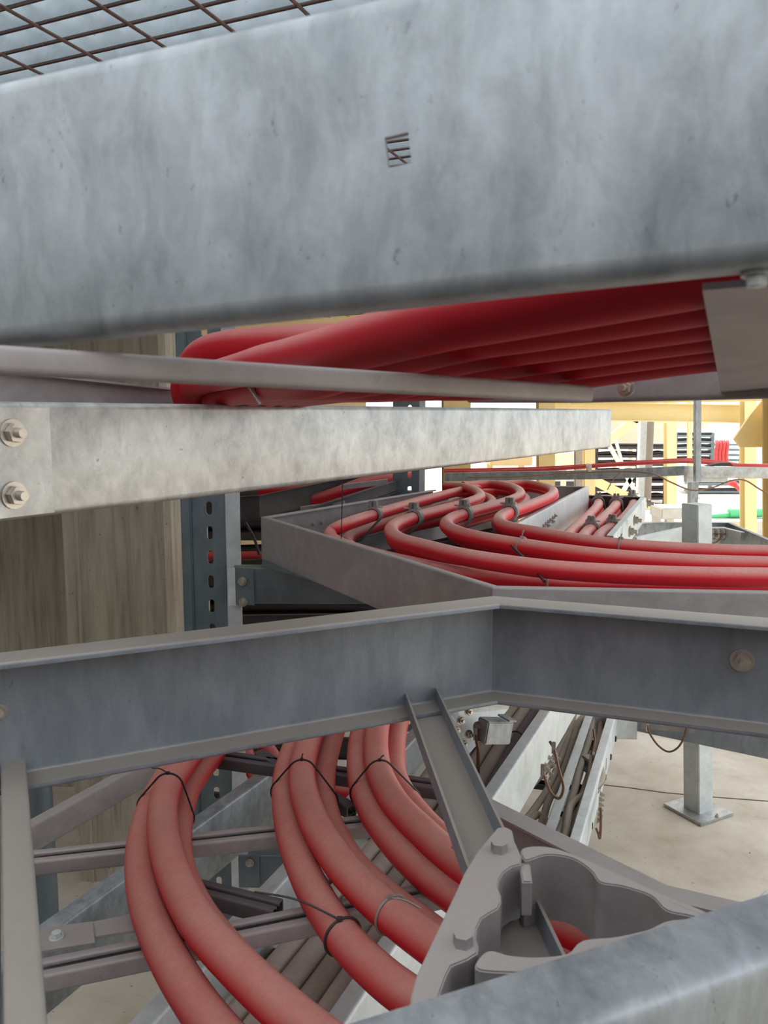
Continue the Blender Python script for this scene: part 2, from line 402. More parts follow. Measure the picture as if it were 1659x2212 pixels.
upcable(3.5, .0225, 'red cable of the upper layer looping back at the left end of the overhead tray', lift=.041,
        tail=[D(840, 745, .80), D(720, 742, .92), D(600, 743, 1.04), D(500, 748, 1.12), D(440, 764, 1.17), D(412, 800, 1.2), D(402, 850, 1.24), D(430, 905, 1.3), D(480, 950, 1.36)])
u_t = bmesh.new(); tube(u_t, [D(540, 838, .93), D(562, 868, .93)], .001, 6); bar(u_t, D(538, 836, .93), D(562, 872, .93), .008, .002)
o = finish(u_t, 'cable_marker', 'galv_lit', None, 0); tag(o, 'small pale metal tag hanging among red cables under overhead rung', 'tag')

# ------------------------------------------------------------------ galvanised bracket beam with bolted splice at left
Q0 = D(0, 872, .82); Q1 = D(1320, 886, 2.6); Q0 = Vector((Q0.x, Q0.y, 1.7095)); Q1 = Vector((Q1.x, Q1.y, 1.7095))
Qn = ext(Q1, Q0, 1.16); hQ = .118
armb = thing('support_beam', z0(Q1, -hQ), 'scratched galvanised support beam ending in mid-air above the red cables', 'beam')
rail('beam_body', [Qn, Q1], cprof(hQ, .045, .004, .01, -1, .006), 'galv_mid', armb)
dq = (Q1-Q0).normalized(); nq = Vector((dq.y, -dq.x, 0))
bm = bmesh.new(); e0, e1 = Q0-dq*.16, Q0+dq*.052
slab(bm, [z0(e0, -.004)+nq*.002, z0(e1, -.004)+nq*.002, z0(e1, -hQ+.002)+nq*.002, z0(e0, -hQ+.002)+nq*.002], nq*.004)
finish(bm, 'splice_plate', 'galv_mid', armb, 0)
for py in (935, 1068):
    p = D(9, py, .83); s = (p-Q0).dot(nq); bolt(p-nq*(s-.0062), nq, .0105, armb)
bm = bmesh.new(); bar(bm, z0(Q1, -.004)-nq*.02-dq*.002, z0(Q1, -hQ+.004)-nq*.02-dq*.002, .003, .036, .001); finish(bm, 'end_plate', 'galv_mid', armb, 0)

# thin black wire hanging under the beam
bm = bmesh.new(); tube(bm, [D(740, 1020, 1.72), D(739, 1090, 1.73), G(737, 1166, 1.385)], .0011, 6); o = finish(bm, 'hanging_wire', 'black', None)
tag(o, 'thin black wire hanging from the support beam onto the red cables', 'wire')

# ------------------------------------------------------------------ tray A: kinked rail, near rail, rungs
A = [G(0, 1410, 1.41), G(1065, 1288, 1.41), G(1659, 1335, 1.41)]
A = [ext(A[1], A[0], 1.5)]+[A[1]]+[ext(A[1], A[2], 1.6)]
trayA = thing('cable_tray', z0(A[1], -.16), 'grey-blue cable tray with kinked side rail crossing the whole middle', 'cable tray')
o = rail('side_rail', A[:2], cprof(.158, .05, .003, .006, 1, .006), 'galv_blue', trayA, post=A[2]); o['label'] = 'left half of the kinked side rail'
o = rail('side_rail', A[1:], cprof(.158, .05, .003, .006, 1, .006), 'galv_blue', trayA, pre=A[0]); o['label'] = 'right half of the kinked side rail'
N0, N1 = G(1230, 2228, 1.41), G(1659, 2076, 1.41); N0, N1 = ext(N1, N0, 3.2), ext(N0, N1, 1.6)
o = rail('side_rail', [N0, N1], cprof(.16, .043, .003, 0, -1, .008), 'galv', trayA); o['label'] = 'near side rail at the bottom right, blurred'
ra, rb = G(900, 1482, 1.262), G(1050, 1850, 1.262); rb = ext(ra, rb, 1.9)
rail('rung', [z0(ra, -.012), z0(rb, -.012)], uprof(.050, .024, .003), 'galv_blue', trayA)
ra2, rb2 = G(28, 1625, 1.262), G(55, 2212, 1.262); rb2 = ext(ra2, rb2, 1.35)
rail('rung', [z0(ra2, .008), z0(rb2, .008)], uprof(.026, .018, .0025, 0, -1), 'galv_blue', trayA)
ra3 = ra2+Vector((-.036, .0, 0)); rb3 = rb2+Vector((-.036, 0, 0))
rail('rung', [z0(ra3, -.002), z0(rb3, -.002)], uprof(.03, .012, .0025, 0, -1), 'galv_dusty', trayA)
nA = Vector((.35, -.94, 0)).normalized(); nL = (A[1]-A[0]).normalized(); nL = Vector((nL.y, -nL.x, 0))
def on_rail(px, py, a, b):             # hit of the sight line with the vertical plane of a rail
    d = (b-a); n = Vector((d.y, -d.x, 0)).normalized(); r = ray(px, py); o_ = Vector((0, 0, EYE)); k = (a-o_).dot(n)/r.dot(n); return o_+r*k, n
p, n = on_rail(1603, 1425, A[1], A[2]); bolt(p+n*.001, n, .0125, trayA)
p, n = on_rail(-2, 1537, A[0], A[1]); bolt(p+n*.001, n, .007, trayA, stud=False)
bolt(G(906, 1499, 1.262)-Vector((0, .0, .006)), Vector((0, 0, 1)), .006, trayA, stud=False, mat='dark')

# ------------------------------------------------------------------ tray B behind the kink, holding the red bends
zB = 1.405
B = [ext(G(1065, 1270, zB), G(1659, 1281, zB), 1.5), G(1065, 1270, zB), G(565, 1117, zB), G(935, 1058, zB)]
trayB = thing('cable_tray', z0(B[1], -.12), 'dusty grey cable tray holding the bends of the red cables', 'cable tray')
prB = cprof(.122, .014, .0028, .004, 1, .003)
o = rail('side_rail', B[:2], prB, 'galv_dusty', trayB, post=B[2])
o = rail('side_rail', B[1:3], prB, 'galv_dusty', trayB, pre=B[0], post=B[3]); o['label'] = 'dark grey wall slanting away to the left corner'
o = rail('side_rail', B[2:], prB, 'galv_dusty', trayB, pre=B[1])
zB2 = 1.375
C2 = [G(1000, 1046, zB2), G(1272, 1051, zB2), G(1100, 1141, zB2), ext(G(1100, 1141, zB2), G(1659, 1216, zB2), 1.5)]
rail('side_rail', C2[:2], prB, 'galv_dusty', trayB, post=C2[2])
o = rail('side_rail', C2[1:3], cprof(.12, .014, .0028, .004, 1, .003), 'galv_lit', trayB, pre=C2[0], post=C2[3]); o['label'] = 'pale side rail facing the light'  # paler than the other rails: its light is painted into the colour
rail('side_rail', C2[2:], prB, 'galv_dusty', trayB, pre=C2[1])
for k in range(6):
    for j in (0, 1):
        p, n = on_rail(1172+k*5, 1136-k*4.4-j*(-8), C2[1], C2[2]); 
        if n.dot(p-Vector((0, 0, EYE))) > 0: n = -n
        if j == 0 or k % 2 == 0: bolt(p+n*.0015, n, .006, trayB)
pS, n = on_rail(1160, 1130, C2[1], C2[2])
for k in range(2):
    p, n2 = on_rail(874-0*k-20+k*22, 1131-k*3, B[2], B[3])
for px, py in ((675, 1131), (694, 1128), (757, 1118)):
    p, n2 = on_rail(px, py, B[2], B[3])
    if n2.dot(p-Vector((0, 0, EYE))) > 0: n2 = -n2
    bolt(p+n2*.0015, n2, .006, trayB, stud=False)
# rungs of tray B under the cables
for k, (a, b) in enumerate([(G(640, 1175, 1.29), G(960, 1085, 1.29)), (G(800, 1215, 1.29), G(1090, 1150, 1.29)), (G(1010, 1285, 1.29), G(1180, 1180, 1.29))]):
    rail('rung', [a, b], uprof(.04, .02, .0025), 'darkpurple', trayB)
bR, bL = G(1659, 1330, 1.29), G(1500, 1215, 1.29); rail('rung', [bR, bL], uprof(.04, .02, .0025), 'darkpurple', trayB)

bm = bmesh.new(); slab(bm, [G(575, 1130, 1.284), G(930, 1072, 1.284), G(1150, 1070, 1.284), G(1080, 1190, 1.284), G(1659, 1262, 1.284), G(1659, 1400, 1.284), G(1080, 1370, 1.284), G(565, 1222, 1.284)], Vector((0, 0, -.002))); finish(bm, 'shade_sheet', 'galv_dark', trayB, 0)  # added dark sheet, stands in for the shade below the cables
RB = .0185; zt = 1.402; zl = 1.366
def px2(L, z): return [G(a, b, z) for a, b in L]
def offs(L, dx, dy, z): return [G(a+dx, b+dy, z) for a, b in L]
t1 = [(1034, 1053), (990, 1062), (904, 1084), (807, 1113), (745, 1134), (716, 1150), (722, 1168), (780, 1192), (900, 1222), (1010, 1243), (1185, 1259), (1300, 1263), (1659, 1269), (1900, 1272)]
t2 = [(960, 1050), (1000, 1053), (1030, 1063), (1036, 1076), (998, 1091), (942, 1106), (880, 1124), (846, 1143), (862, 1166), (930, 1186), (1016, 1206), (1160, 1227), (1300, 1238), (1480, 1245), (1659, 1248), (1900, 1252)]
t3 = [(1000, 1050), (1060, 1046), (1110, 1055), (1124, 1070), (1091, 1086), (1016, 1108), (975, 1122), (966, 1138), (1010, 1158), (1147, 1183), (1300, 1203), (1480, 1216), (1659, 1222), (1900, 1228)]
t4 = [(1080, 1048), (1140, 1046), (1190, 1058), (1190, 1072), (1148, 1091), (1096, 1109), (1078, 1126), (1098, 1141), (1166, 1154), (1300, 1176), (1480, 1190), (1659, 1196), (1900, 1203)]
whichB = ['leftmost', 'second from the left', 'third from the left', 'rightmost']
tops = []
for w, L in zip(whichB, (t1, t2, t3, t4)):
    tops.append(cable(px2(L, zt) if L is not t1 else [G(a, b, zt-.012 if k < 5 else (1.372 if k == 5 else 1.36)) for k, (a, b) in enumerate(L)], RB, 'red_tray', 'dusty red cable on top in the tray, %s of the four bends' % w if 'from' not in w else 'dusty red cable on top in the tray, %s of its four bends' % w, group=None))
lows = []
for i, (w, L) in enumerate(zip(whichB, (t1, t2, t3, t4))):
    m_ = [(a+26+(10 if i == 0 else 0), b+(14 if b < 1200 else 6)) for a, b in L]
    if i == 3: m_ = [((a+2, b+8) if b > 1044 and k < 8 else (a+16, b+10)) for k, (a, b) in enumerate(L)]
    if i == 2: m_ = [(a-14, b) for a, b in m_]
    if i == 1: m_ = [(a-22 if b > 1130 else a, b) for a, b in m_]
    lows.append(cable(px2(m_, zl if i else 1.332), RB, 'red_tray', 'dusty red cable lying underneath the %s top bend in the tray' % w))

def cleat(cs_paths, px, py, label, r=RB, side=-1, group=None):
    p, t = near(cs_paths[0], px, py); q = closest(cs_paths[1], p); q = q-t*(q-p).dot(t)
    loop, e1, e2 = hull_ring([p, q], r+.003, t, 36)
    root = thing('cable_cleat', min(loop, key=lambda v: v.z).copy(), label, 'cable cleat', group)
    bm = bmesh.new(); w = .012; th = .007
    rings = []
    for v in loop:
        c = (p+q)/2; o_ = (v-c).normalized()
        rings.append([bm.verts.new(v+t*w), bm.verts.new(v+o_*th+t*w*.8), bm.verts.new(v+o_*th-t*w*.8), bm.verts.new(v-t*w)])
    for i in range(len(rings)):
        a, b = rings[i], rings[(i+1) % len(rings)]
        for j in range(4): bm.faces.new((a[j], a[(j+1) % 4], b[(j+1) % 4], b[j]))
    finish(bm, 'strap', 'cast', root, 40)
    top = max(loop, key=lambda v: v.z)+Vector((0, 0, .006)); bm = bmesh.new()
    a_ = math.atan2(t.y, t.x); box(bm, top+Vector((0, 0, .004))-e1*.007, .022, .011, .028, a_, .002); box(bm, top+Vector((0, 0, .004))+e1*.007, .022, .011, .028, a_, .002)
    finish(bm, 'clamp_head', 'cast', root, 30)
    bm = bmesh.new(); disc(bm, top+e1*.03*side, -e1*side, .0028, .05, 10); disc(bm, top-e1*.012*side, -e1*side, .006, .006, 6); finish(bm, 'bolt', 'bolt', root, 30)
    return root
for i, (x, y) in enumerate([(806, 1113), (892, 1121), (1000, 1111), (1100, 1110)]):
    cleat([tops[i], lows[i]], x, y, 'cast grey cleat clamping the %s pair of red cables in the tray' % ['leftmost', 'second', 'third', 'rightmost'][i], side=(1 if i else -1))
bm = bmesh.new(); tube(bm, [G(1176, 1256, 1.395), D(1140, 1214, 1.66), D(1104, 1178, 1.7)], .0028, 8); bm2 = finish(bm, 'cable_tie', 'black', None)
tag(bm2, 'long stiff black cable tie end sticking up from the red cables', 'cable tie')
tie([tops[2]], 1128, 1182, RB, 'grey cable tie around a red cable beside the black tie end', .02, Vector((.3, .2, 1)), .0022, 'zinc')
tie([tops[3]], 1337, 1180, RB, 'grey cable tie around the rearmost straight red cable at right', .012, Vector((.3, .2, 1)), .0022, 'zinc')
tie([tops[0]], 1190, 1259, RB, 'grey cable tie around the front red cable beside the tray edge', .012, Vector((.3, .2, 1)), .0022, 'zinc')

# ------------------------------------------------------------------ tray C: rungs carrying the hanging red bends
zC = 1.02
trayC = thing('cable_tray', G(560, 1830, zC), 'low tray with dark slotted rungs beneath the big red bends', 'cable tray')
def rungC(a, b, parent=trayC, mat='galv_dusty', w=.036, z=zC, inner=True):
    a, b = G(*a, z), G(*b, z); o = rail('rung', [z0(a, -.022), z0(b, -.022)], uprof(w, .022, .0025, .011, 1), mat, parent)
    bm = bmesh.new(); bar(bm, z0(a, -.016), z0(b, -.016), w*.5, .004); s = finish(bm, 'shade_strip', 'black', o, 0); s['label'] = 'dark painted slot'  # black bar paints in the shade inside the open channel
    return o
rungC((60, 1851), (900, 1760)); rungC((80, 2092), (960, 1915)); rungC((420, 1622), (1010, 1702), mat='darkpurple'); rungC((330, 1888), (600, 1955), mat='darkpurple', w=.03)
rungC((560, 1622), (760, 1740), mat='darkpurple', w=.02)
R_ = [G(1010, 1700, 1.2), G(1060, 1728, 1.2), G(1440, 1912, 1.2), G(1659, 1962, 1.2), G(1950, 2030, 1.2)]
o = rail('side_rail', [R_[0], R_[2], R_[3], R_[4]], cprof(.075, .03, .003, 0, 1, .004), 'galv_dusty', trayC); o['label'] = 'mauve-grey side rail slanting down to the right'
# plate with rivet at the lower left
bm = bmesh.new(); slab(bm, [G(40, 2062, 1.018), G(205, 2036, 1.018), G(200, 1990, 1.018), G(40, 2012, 1.018)], Vector((0, 0, -.004))); finish(bm, 'joining_plate', 'galv_dusty', trayC, 0)
bm = bmesh.new(); slab(bm, [G(200, 2024, 1.015), G(330, 2003, 1.015), G(330, 1965, 1.015), G(195, 1992, 1.015)], Vector((0, 0, -.004))); finish(bm, 'joining_plate', 'galv_dusty', trayC, 0)
bolt(G(122, 2024, 1.018), Vector((0, 0, 1)), .007, trayC, stud=False, mat='galv_lit')

RC = .0235
def cab(L, z, label, r=RC, mat='red'): return cable([G(a, b, zz) for (a, b), zz in zip(L, z if isinstance(z, list) else [z]*len(L))], r, mat, label)
zb = 1.045; zu = 1.078
l1 = cab([(560, 1440), (470, 1540), (388, 1640), (335, 1725), (307, 1820), (310, 1920), (345, 2030), (412, 2150), (500, 2262), (640, 2400)], zb, 'outermost dusty red cable of the big left bend, lower one')
l2 = cab([(560, 1430), (480, 1530), (408, 1635), (360, 1710), (352, 1790), (375, 1890), (430, 1995), (520, 2095), (640, 2205), (800, 2330)], zu, 'dusty red cable on top of the big left bend')
l3 = cab([(610, 1470), (530, 1550), (452, 1640), (408, 1700), (388, 1765), (384, 1860), (425, 1965), (505, 2070), (620, 2180), (780, 2310)], zb-.02, 'inner dusty red cable of the big left bend, half hidden')
m1 = cab([(740, 1400), (690, 1490), (645, 1590), (617, 1680), (624, 1780), (660, 1890), (730, 2010), (820, 2105), (930, 2185), (1090, 2290)], zb, 'outermost dusty red cable of the middle bend, lower one')
m2 = cab([(750, 1400), (710, 1490), (672, 1590), (652, 1670), (672, 1760), (730, 1860), (810, 1945), (910, 2025), (1000, 2085), (1180, 2190)], zu, 'dusty red cable on top of the middle bend')
m3 = cab([(800, 1430), (755, 1500), (718, 1590), (698, 1680), (706, 1765), (752, 1856), (825, 1932), (915, 2003), (1020, 2080), (1200, 2170)], zb-.02, 'inner dusty red cable of the middle bend, half hidden')
n1 = cab([(870, 1380), (825, 1480), (785, 1570), (776, 1660), (800, 1745), (860, 1830), (940, 1905), (1040, 1975), (1160, 2030), (1300, 2080)], zb, 'outermost dusty red cable of the right bend, lower one')
n2 = cab([(890, 1380), (850, 1470), (818, 1560), (815, 1650), (850, 1730), (915, 1800), (990, 1865), (1090, 1930), (1200, 1990), (1340, 2050)], zu, 'dusty red cable on top of the right bend, nearest the strut')
n3 = cab([(930, 1400), (890, 1480), (860, 1560), (850, 1640), (862, 1700), (918, 1778), (996, 1848), (1090, 1915), (1200, 1975), (1360, 2045)], zb-.02, 'inner dusty red cable of the right bend, half hidden')
tie([l2, l1, l3], 378, 1712, RC, 'thin black tie around the big left red bend', .03, Vector((-1, .1, .4)))
tie([m2, m1, m3], 655, 1672, RC, 'thin black tie high on the middle red bend', .012, Vector((.2, .2, 1)))
tie([n2, n1, n3], 822, 1668, RC, 'thin black tie high on the right red bend', .012, Vector((.5, .1, .6)))
tie([m2], 842, 1970, RC, 'thin grey tie around the upper cable low on the middle bend', .04, Vector((1, -.1, -.2)), .0018, 'zinc')
tie([m1], 745, 2022, RC, 'black tie with long loose end low on the middle bend', .12, Vector((-1, .3, .25)), .0019, 'dark')

# ------------------------------------------------------------------ cast cleat on the strut (foreground)
zk = 1.315
kl = thing('trefoil_cleat', G(1000, 2000, zk-.05), 'big empty cast cleat lying open on the strut in the foreground', 'cable cleat')
def poly(L, z, dep, name, mat='cast'):
    bm = bmesh.new(); slab(bm, [G(a, b, z) for a, b in L], Vector((0, 0, -dep)))
    bmesh.ops.recalc_face_normals(bm, faces=bm.faces)
    ed = [e for e in bm.edges if e.calc_length() and all(abs(v.co.z-z) < 1e-6 for v in e.verts)]
    bmesh.ops.bevel(bm, geom=ed, offset=.0012, segments=2, affect='EDGES')
    return finish(bm, name, mat, kl, 40)
def smooth_poly(L, n=4):
    P = [Vector((a, b, 0)) for a, b in L]; out = []; m = len(P)
    for i in range(m):
        a, b, c, d = P[i-1], P[i], P[(i+1) % m], P[(i+2) % m]
        for k in range(n):
            s = k/n; v = .5*((2*b)+(c-a)*s+(2*a-5*b+4*c-d)*s*s+(3*b-a-3*c+d)*s**3); out.append((v.x, v.y))
    return out
poly([(1063, 1800), (1075, 1787), (1093, 1786), (1106, 1792), (1111, 1815), (1127, 1850), (1126, 1866), (1105, 1872), (1088, 1884), (1078, 1900), (1075, 1917), (1082, 1932), (1083, 1948), (1076, 1962),
      (1056, 1973), (1040, 1984), (1031, 2003), (1028, 2025), (1034, 2042), (1032, 2058), (1010, 2072), (975, 2086), (965, 2105), (952, 2140), (940, 2180), (930, 2230), (890, 2240), (884, 2200), (888, 2150), (900, 2105), (940, 2020), (985, 1925), (1003, 1885), (1030, 1840)], zk, .05, 'base_casting')
poly(smooth_poly([(1128, 1832), (1180, 1828), (1240, 1845), (1310, 1876), (1375, 1905), (1430, 1930), (1500, 1958), (1560, 1985), (1600, 2010), (1500, 1980), (1440, 1966), (1405, 1934), (1345, 1914), (1296, 1905), (1276, 1880), (1235, 1853), (1180, 1846), (1135, 1858)], 4), zk, .062, 'upper_jaw')
poly(smooth_poly([(1028, 2092), (1040, 2062), (1062, 2052), (1100, 2062), (1160, 2066), (1225, 2058), (1258, 2030), (1330, 2022), (1400, 2006), (1450, 1986), (1560, 1984), (1500, 2002), (1440, 2024), (1380, 2048), (1290, 2075), (1180, 2098), (1090, 2100)], 4), zk, .05, 'lower_jaw')
poly([(1128, 1905), (1150, 1905), (1145, 1860), (1120, 1862)], zk-.004, .03, 'hinge_lug')
for px, py in ((1078, 1838), (1000, 2040)):
    bm = bmesh.new(); c = G(px, py, zk); disc(bm, c, Vector((0, 0, 1)), .0075, .008, 6, .0072, .2); finish(bm, 'bolt', 'cast', kl, 30)

# ------------------------------------------------------------------ slotted strut posts and arms
def strut_post(x0, x1, x2, y, d, z1, label, z_0=0.0):
    a, b, c = D(x0, y, d), D(x1, y, d), D(x2, y, d-.0)
    root = thing('slotted_post', Vector((b.x, d, z_0)), label, 'post')
    w = b.x-a.x; dep = .07; t = .004; f = c.x-b.x
    bm = bmesh.new()
    box(bm, Vector(((a.x+b.x)/2, d, (z_0+z1)/2)), w, t, z1-z_0)
    o = finish(bm, 'web', 'galv_dark', root, 0)
    cb = bmesh.new(); z = z_0+.06; cx_ = a.x+w*.62
    while z < z1-.05:
        ol = [Vector((cx_+.0085*math.cos(q*math.pi/6), d-.02, z+.0085*math.sin(q*math.pi/6)+(.011 if q <= 6 else -.011))) for q in (0,1,2,3,4,5,6)]
        ol += [Vector((cx_+.0085*math.cos(q*math.pi/6), d-.02, z+.0085*math.sin(q*math.pi/6)-.011)) for q in (6,7,8,9,10,11,12)]
        slab(cb, ol, Vector((0, .04, 0)))
        z += .072
    bmesh.ops.recalc_face_normals(cb, faces=cb.faces); world_cut(o, cb)
    bm = bmesh.new(); box(bm, Vector((b.x+f/2, d+.004, (z_0+z1)/2)), f, .006, z1-z_0, 0, .001); s = finish(bm, 'flange', 'galv_lit', root, 0); s['label'] = 'pale flange on the right edge'  # paler than the web: light on this edge painted into the colour
    bm = bmesh.new(); box(bm, Vector((a.x+.008, d-.006, (z_0+z1)/2)), .03, .012, z1-z_0, 0, .004); finish(bm, 'rolled_edge', 'galv_dark', root, 40)
    return root, a, b, c
strut_post(400, 488, 520, 1200, 2.3, 2.16, 'blue-grey slotted steel post beside the concrete pillar')
strut_post(852, 905, 918, 1040, 3.6, 2.16, 'distant slotted steel post behind the red cable bends')
def armx(pts, h, label, bolts, plate, d):
    root = thing('cantilever_arm', z0(pts[0], -h), label, 'bracket')
    rail('arm', pts, cprof(h, .04, .003, 0, -1, .004), 'galv_dark', root)
    bm = bmesh.new(); a, b = plate; slab(bm, [z0(a, 0), z0(b, 0), z0(b, -h*1.03), z0(a, -h*1.03)], Vector((0, -.004, 0))); finish(bm, 'end_plate', 'galv_dark', root, 0)
    bm = bmesh.new(); c = a-Vector((.022, -.002, 0)); slab(bm, [z0(c, 0), z0(a, 0), z0(a, -h*1.05), z0(c, -h*1.05)], Vector((0, -.004, 0))); s = finish(bm, 'bracket_foot', 'galv_lit', root, 0)
    for p in bolts: bolt(p+Vector((0, -.005, 0)), Vector((0, -1, 0)), .0095, root)
armx([D(505, 1226, 2.27), D(700, 1228, 2.3), D(900, 1228, 2.34)], .105, 'dark galvanised bracket arm bolted to slotted post under the tray',
     [D(524, 1255, 2.262), D(526, 1300, 2.262)], (D(508, 1226, 2.266), D(548, 1227, 2.266)), 2.3)
armx([D(535, 1848, 2.27), D(780, 1850, 2.3)], .10, 'lower dark bracket arm on slotted post behind the red bends',
     [D(540, 1862, 2.262)], (D(515, 1846, 2.266), D(560, 1847, 2.266)), 2.3)

# ------------------------------------------------------------------ low trays running away to the right
def toward(px, py, z, py2):            # second pixel on the line to the common vanishing point
    k = (py-py2)/(py-892); return (px+(1560-px)*k, py2)
def runline(px, py, z, y_near, y_far):
    a = G(*toward(px, py, z, y_near), z); b = G(*toward(px, py, z, y_far), z); return a, b
tD = thing('cable_tray', runline(350, 1830, .86, 1830, 1600)[0], 'pale ladder tray rail slanting behind the dusty red bends', 'cable tray')
a, b = G(90, 2028, .86), G(640, 1632, .86)
o = rail('side_rail', [ext(b, a, 1.2), ext(a, b, 1.25)], cprof(.135, .03, .003, 0, -1, .006), 'galv', tD)
a, b = G(60, 1790, .98), G(330, 1640, .98)
rail('side_rail', [a, b], cprof(.05, .02, .003, 0, -1, .004), 'galv_dusty', tD)
tE = thing('cable_tray', G(900, 1800, .74), 'ladder tray of thick dusty pipes running away under the strut', 'cable tray')
zE = .84
eL0, eL1 = G(330, 2212, zE), G(617, 1900, zE)
o = rail('side_rail', [ext(eL1, eL0, 1.4), ext(eL0, eL1, 3.4)], cprof(.14, .03, .003, 0, -1, .005), 'galv_lit', tE)
eR0, eR1 = G(1068, 1721, zE), G(1200, 1520, zE)
o = rail('side_rail', [ext(eR1, eR0, 2.2), ext(eR0, eR1, 1.8)], cprof(.15, .03, .003, 0, -1, .005), 'galv_lit', tE); o['label'] = 'broad pale side rail with copper bonding wire'
nr = (eR1-eR0).normalized(); nn = Vector((nr.y, -nr.x, 0))
for k in range(5):
    a = ext(eL0, eL1, .2+k*.62); a = z0(a, -.125); b = a+nn*((eR0-a).dot(nn)); rail('rung', [a, b], uprof(.04, .02), 'darkpurple', tE)
for k in range(4):
    for j in range(3):
        p, n = on_rail(1168+k*8+j*5, 1690-k*16+j*9-22, eR0, eR1)
        bolt(p+nn*.002, nn, .006, tE)
# bolted end plate of the far-left rail
pl0, pl1 = G(950, 1560, zE), G(1075, 1500, zE)
gp = [D(962, 1530, 1.9), D(1100, 1490, 2.1), D(1090, 1512, 2.1), D(1010, 1618, 1.9), D(965, 1560, 1.9)]
bm = bmesh.new(); slab(bm, [D(950, 1545, 1.95), D(985, 1518, 1.98), D(1110, 1490, 2.1), D(1096, 1530, 2.1), D(1012, 1625, 1.97)], Vector((.002, -.006, 0))); finish(bm, 'splice_plate', 'galv_lit', tE, 0)
for px, py in ((1025, 1522), (1012, 1537), (995, 1556), (1030, 1568), (1012, 1586), (985, 1576), (1001, 1606)):
    bolt(D(px, py, 1.945), Vector((.5, -.85, .1)), .0085, tE)
bm = bmesh.new(); a = D(1040, 1578, 1.93); b = D(1095, 1578, 1.97); bar(bm, a, b, .045, .058, .003); bar(bm, D(1088, 1551, 1.94), D(1103, 1551, 1.95), .05, .004); finish(bm, 'strut_stub', 'galv', tE, 0)
# thick dusty cables in it
labs = ['tan dusty pipe-like cable at the left of the low ladder tray', 'wide pinkish dusty cable running down the low ladder tray', 'dusty grey-brown cable in the middle of the low ladder tray',
        'dusty grey cable right of the middle in the low ladder tray', 'violet grey cable against the right rail of the low ladder tray', 'dark violet cable next to the pale right rail, second from it']
for (x0, mt, r), lb in zip(((560, 'grey_cable', .021), (622, 'grey_cable', .023), (686, 'dust_cable', .02), (745, 'grey_cable', .021), (838, 'purple_cable', .019), (795, 'purple_cable', .02)), labs):
    a, b = G(x0, 2133, .755), G(*toward(x0, 2133, 0, 1480), .755)
    cable([ext(b, a, 1.5), a, ext(a, b, .35)+Vector((.008, 0, 0)), ext(a, b, .7)-Vector((.006, 0, 0)), b, ext(a, b, 1.5)], r, mt, lb, name='dusty_cable')
bm = bmesh.new(); loopc, _, _ = hull_ring([G(1115, 1596, .765)], .022, nr); tube(bm, loopc, .002, 6, True); o = finish(bm, 'cable_tie', 'black', None); tag(o, 'black tie around a dusty cable in the low ladder tray', 'cable tie')

zF = .5
tF = thing('cable_tray', G(1200, 1750, zF-.12), 'pale ladder tray near the floor filled with loose dusty cables', 'cable tray')
f0, f1 = G(1174, 1797, zF), G(1268, 1534, zF)
rail('side_rail', [ext(f1, f0, 1.5), f1, ], cprof(.125, .03, .003, 0, 1, .005), 'galv_lit', tF)
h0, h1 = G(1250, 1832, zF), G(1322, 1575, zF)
rail('side_rail', [ext(h1, h0, 1.5), ext(h0, h1, 1.5)], cprof(.11, .03, .003, 0, -1, .005), 'galv_lit', tF)
k0, k1, k2 = G(1268, 1534, zF), G(1368, 1545, zF), G(1659, 1592, zF)
k1 = G(1378, 1536, zF)
o = rail('side_rail', [k0, k1], cprof(.12, .02, .003, 0, -1, .004), 'galv_lit', tF); o['label'] = 'pale end piece of the side rail, sunlit'
rail('side_rail', [k1, ext(k1, G(1659, 1592, zF), 2)], cprof(.085, .02, .003, 0, -1, .004), 'galv_blue', tF)
for k in range(-3, 9):
    t = .12+k*.2; a0 = z0(ext(f0, f1, t), -.1); b0 = z0(ext(h0, h1, t), -.1); a = ext(a0, b0, .03); b = ext(a0, b0, .93); rail('rung', [a, b], uprof(.035, .02), 'black', tF)
    if t > .5: rail('rung', [a+Vector((-.22, .07, -.02)), a+Vector((-.005, 0, -.02))], uprof(.035, .02), 'black', tF)
for k in range(7):
    p, n = on_rail(1283+k*.6, 1572+k*10, f0, f1); p = D(1283-k*1.5, 1572+k*10, p.y-.03) ; bolt(p, Vector((.9, -.4, 0)), .008, tF)
for k in range(6):
    p = D(1296-k*1.2, 1718+k*10, h0.y+.1-.0); p = G(1297-k*1.2, 1716+k*11, zF-.03); bolt(p, Vector((.9, -.4, 0)), .008, tF)
bm = bmesh.new(); box(bm, G(1283, 1648, zF-.05), .075, .05, .05, .3, .003); finish(bm, 'strut_stub', 'galv_blue', tF, 0)
for px in (1400, 1430, 1461, 1490):
    p, n = on_rail(px, 1560+(px-1400)*.06, k1, G(1659, 1592, zF)); bolt(p+n*.003, n, .009, tF)
bm = bmesh.new(); n3 = on_rail(1400, 1565, k1, G(1659, 1592, zF))[1]
c4 = [on_rail(a, b, k1, G(1659, 1592, zF))[0] for a, b in ((1386, 1543), (1500, 1552), (1500, 1583), (1386, 1574))]; slab(bm, c4, n3*.003); finish(bm, 'splice_plate', 'galv_dusty', tF, 0)
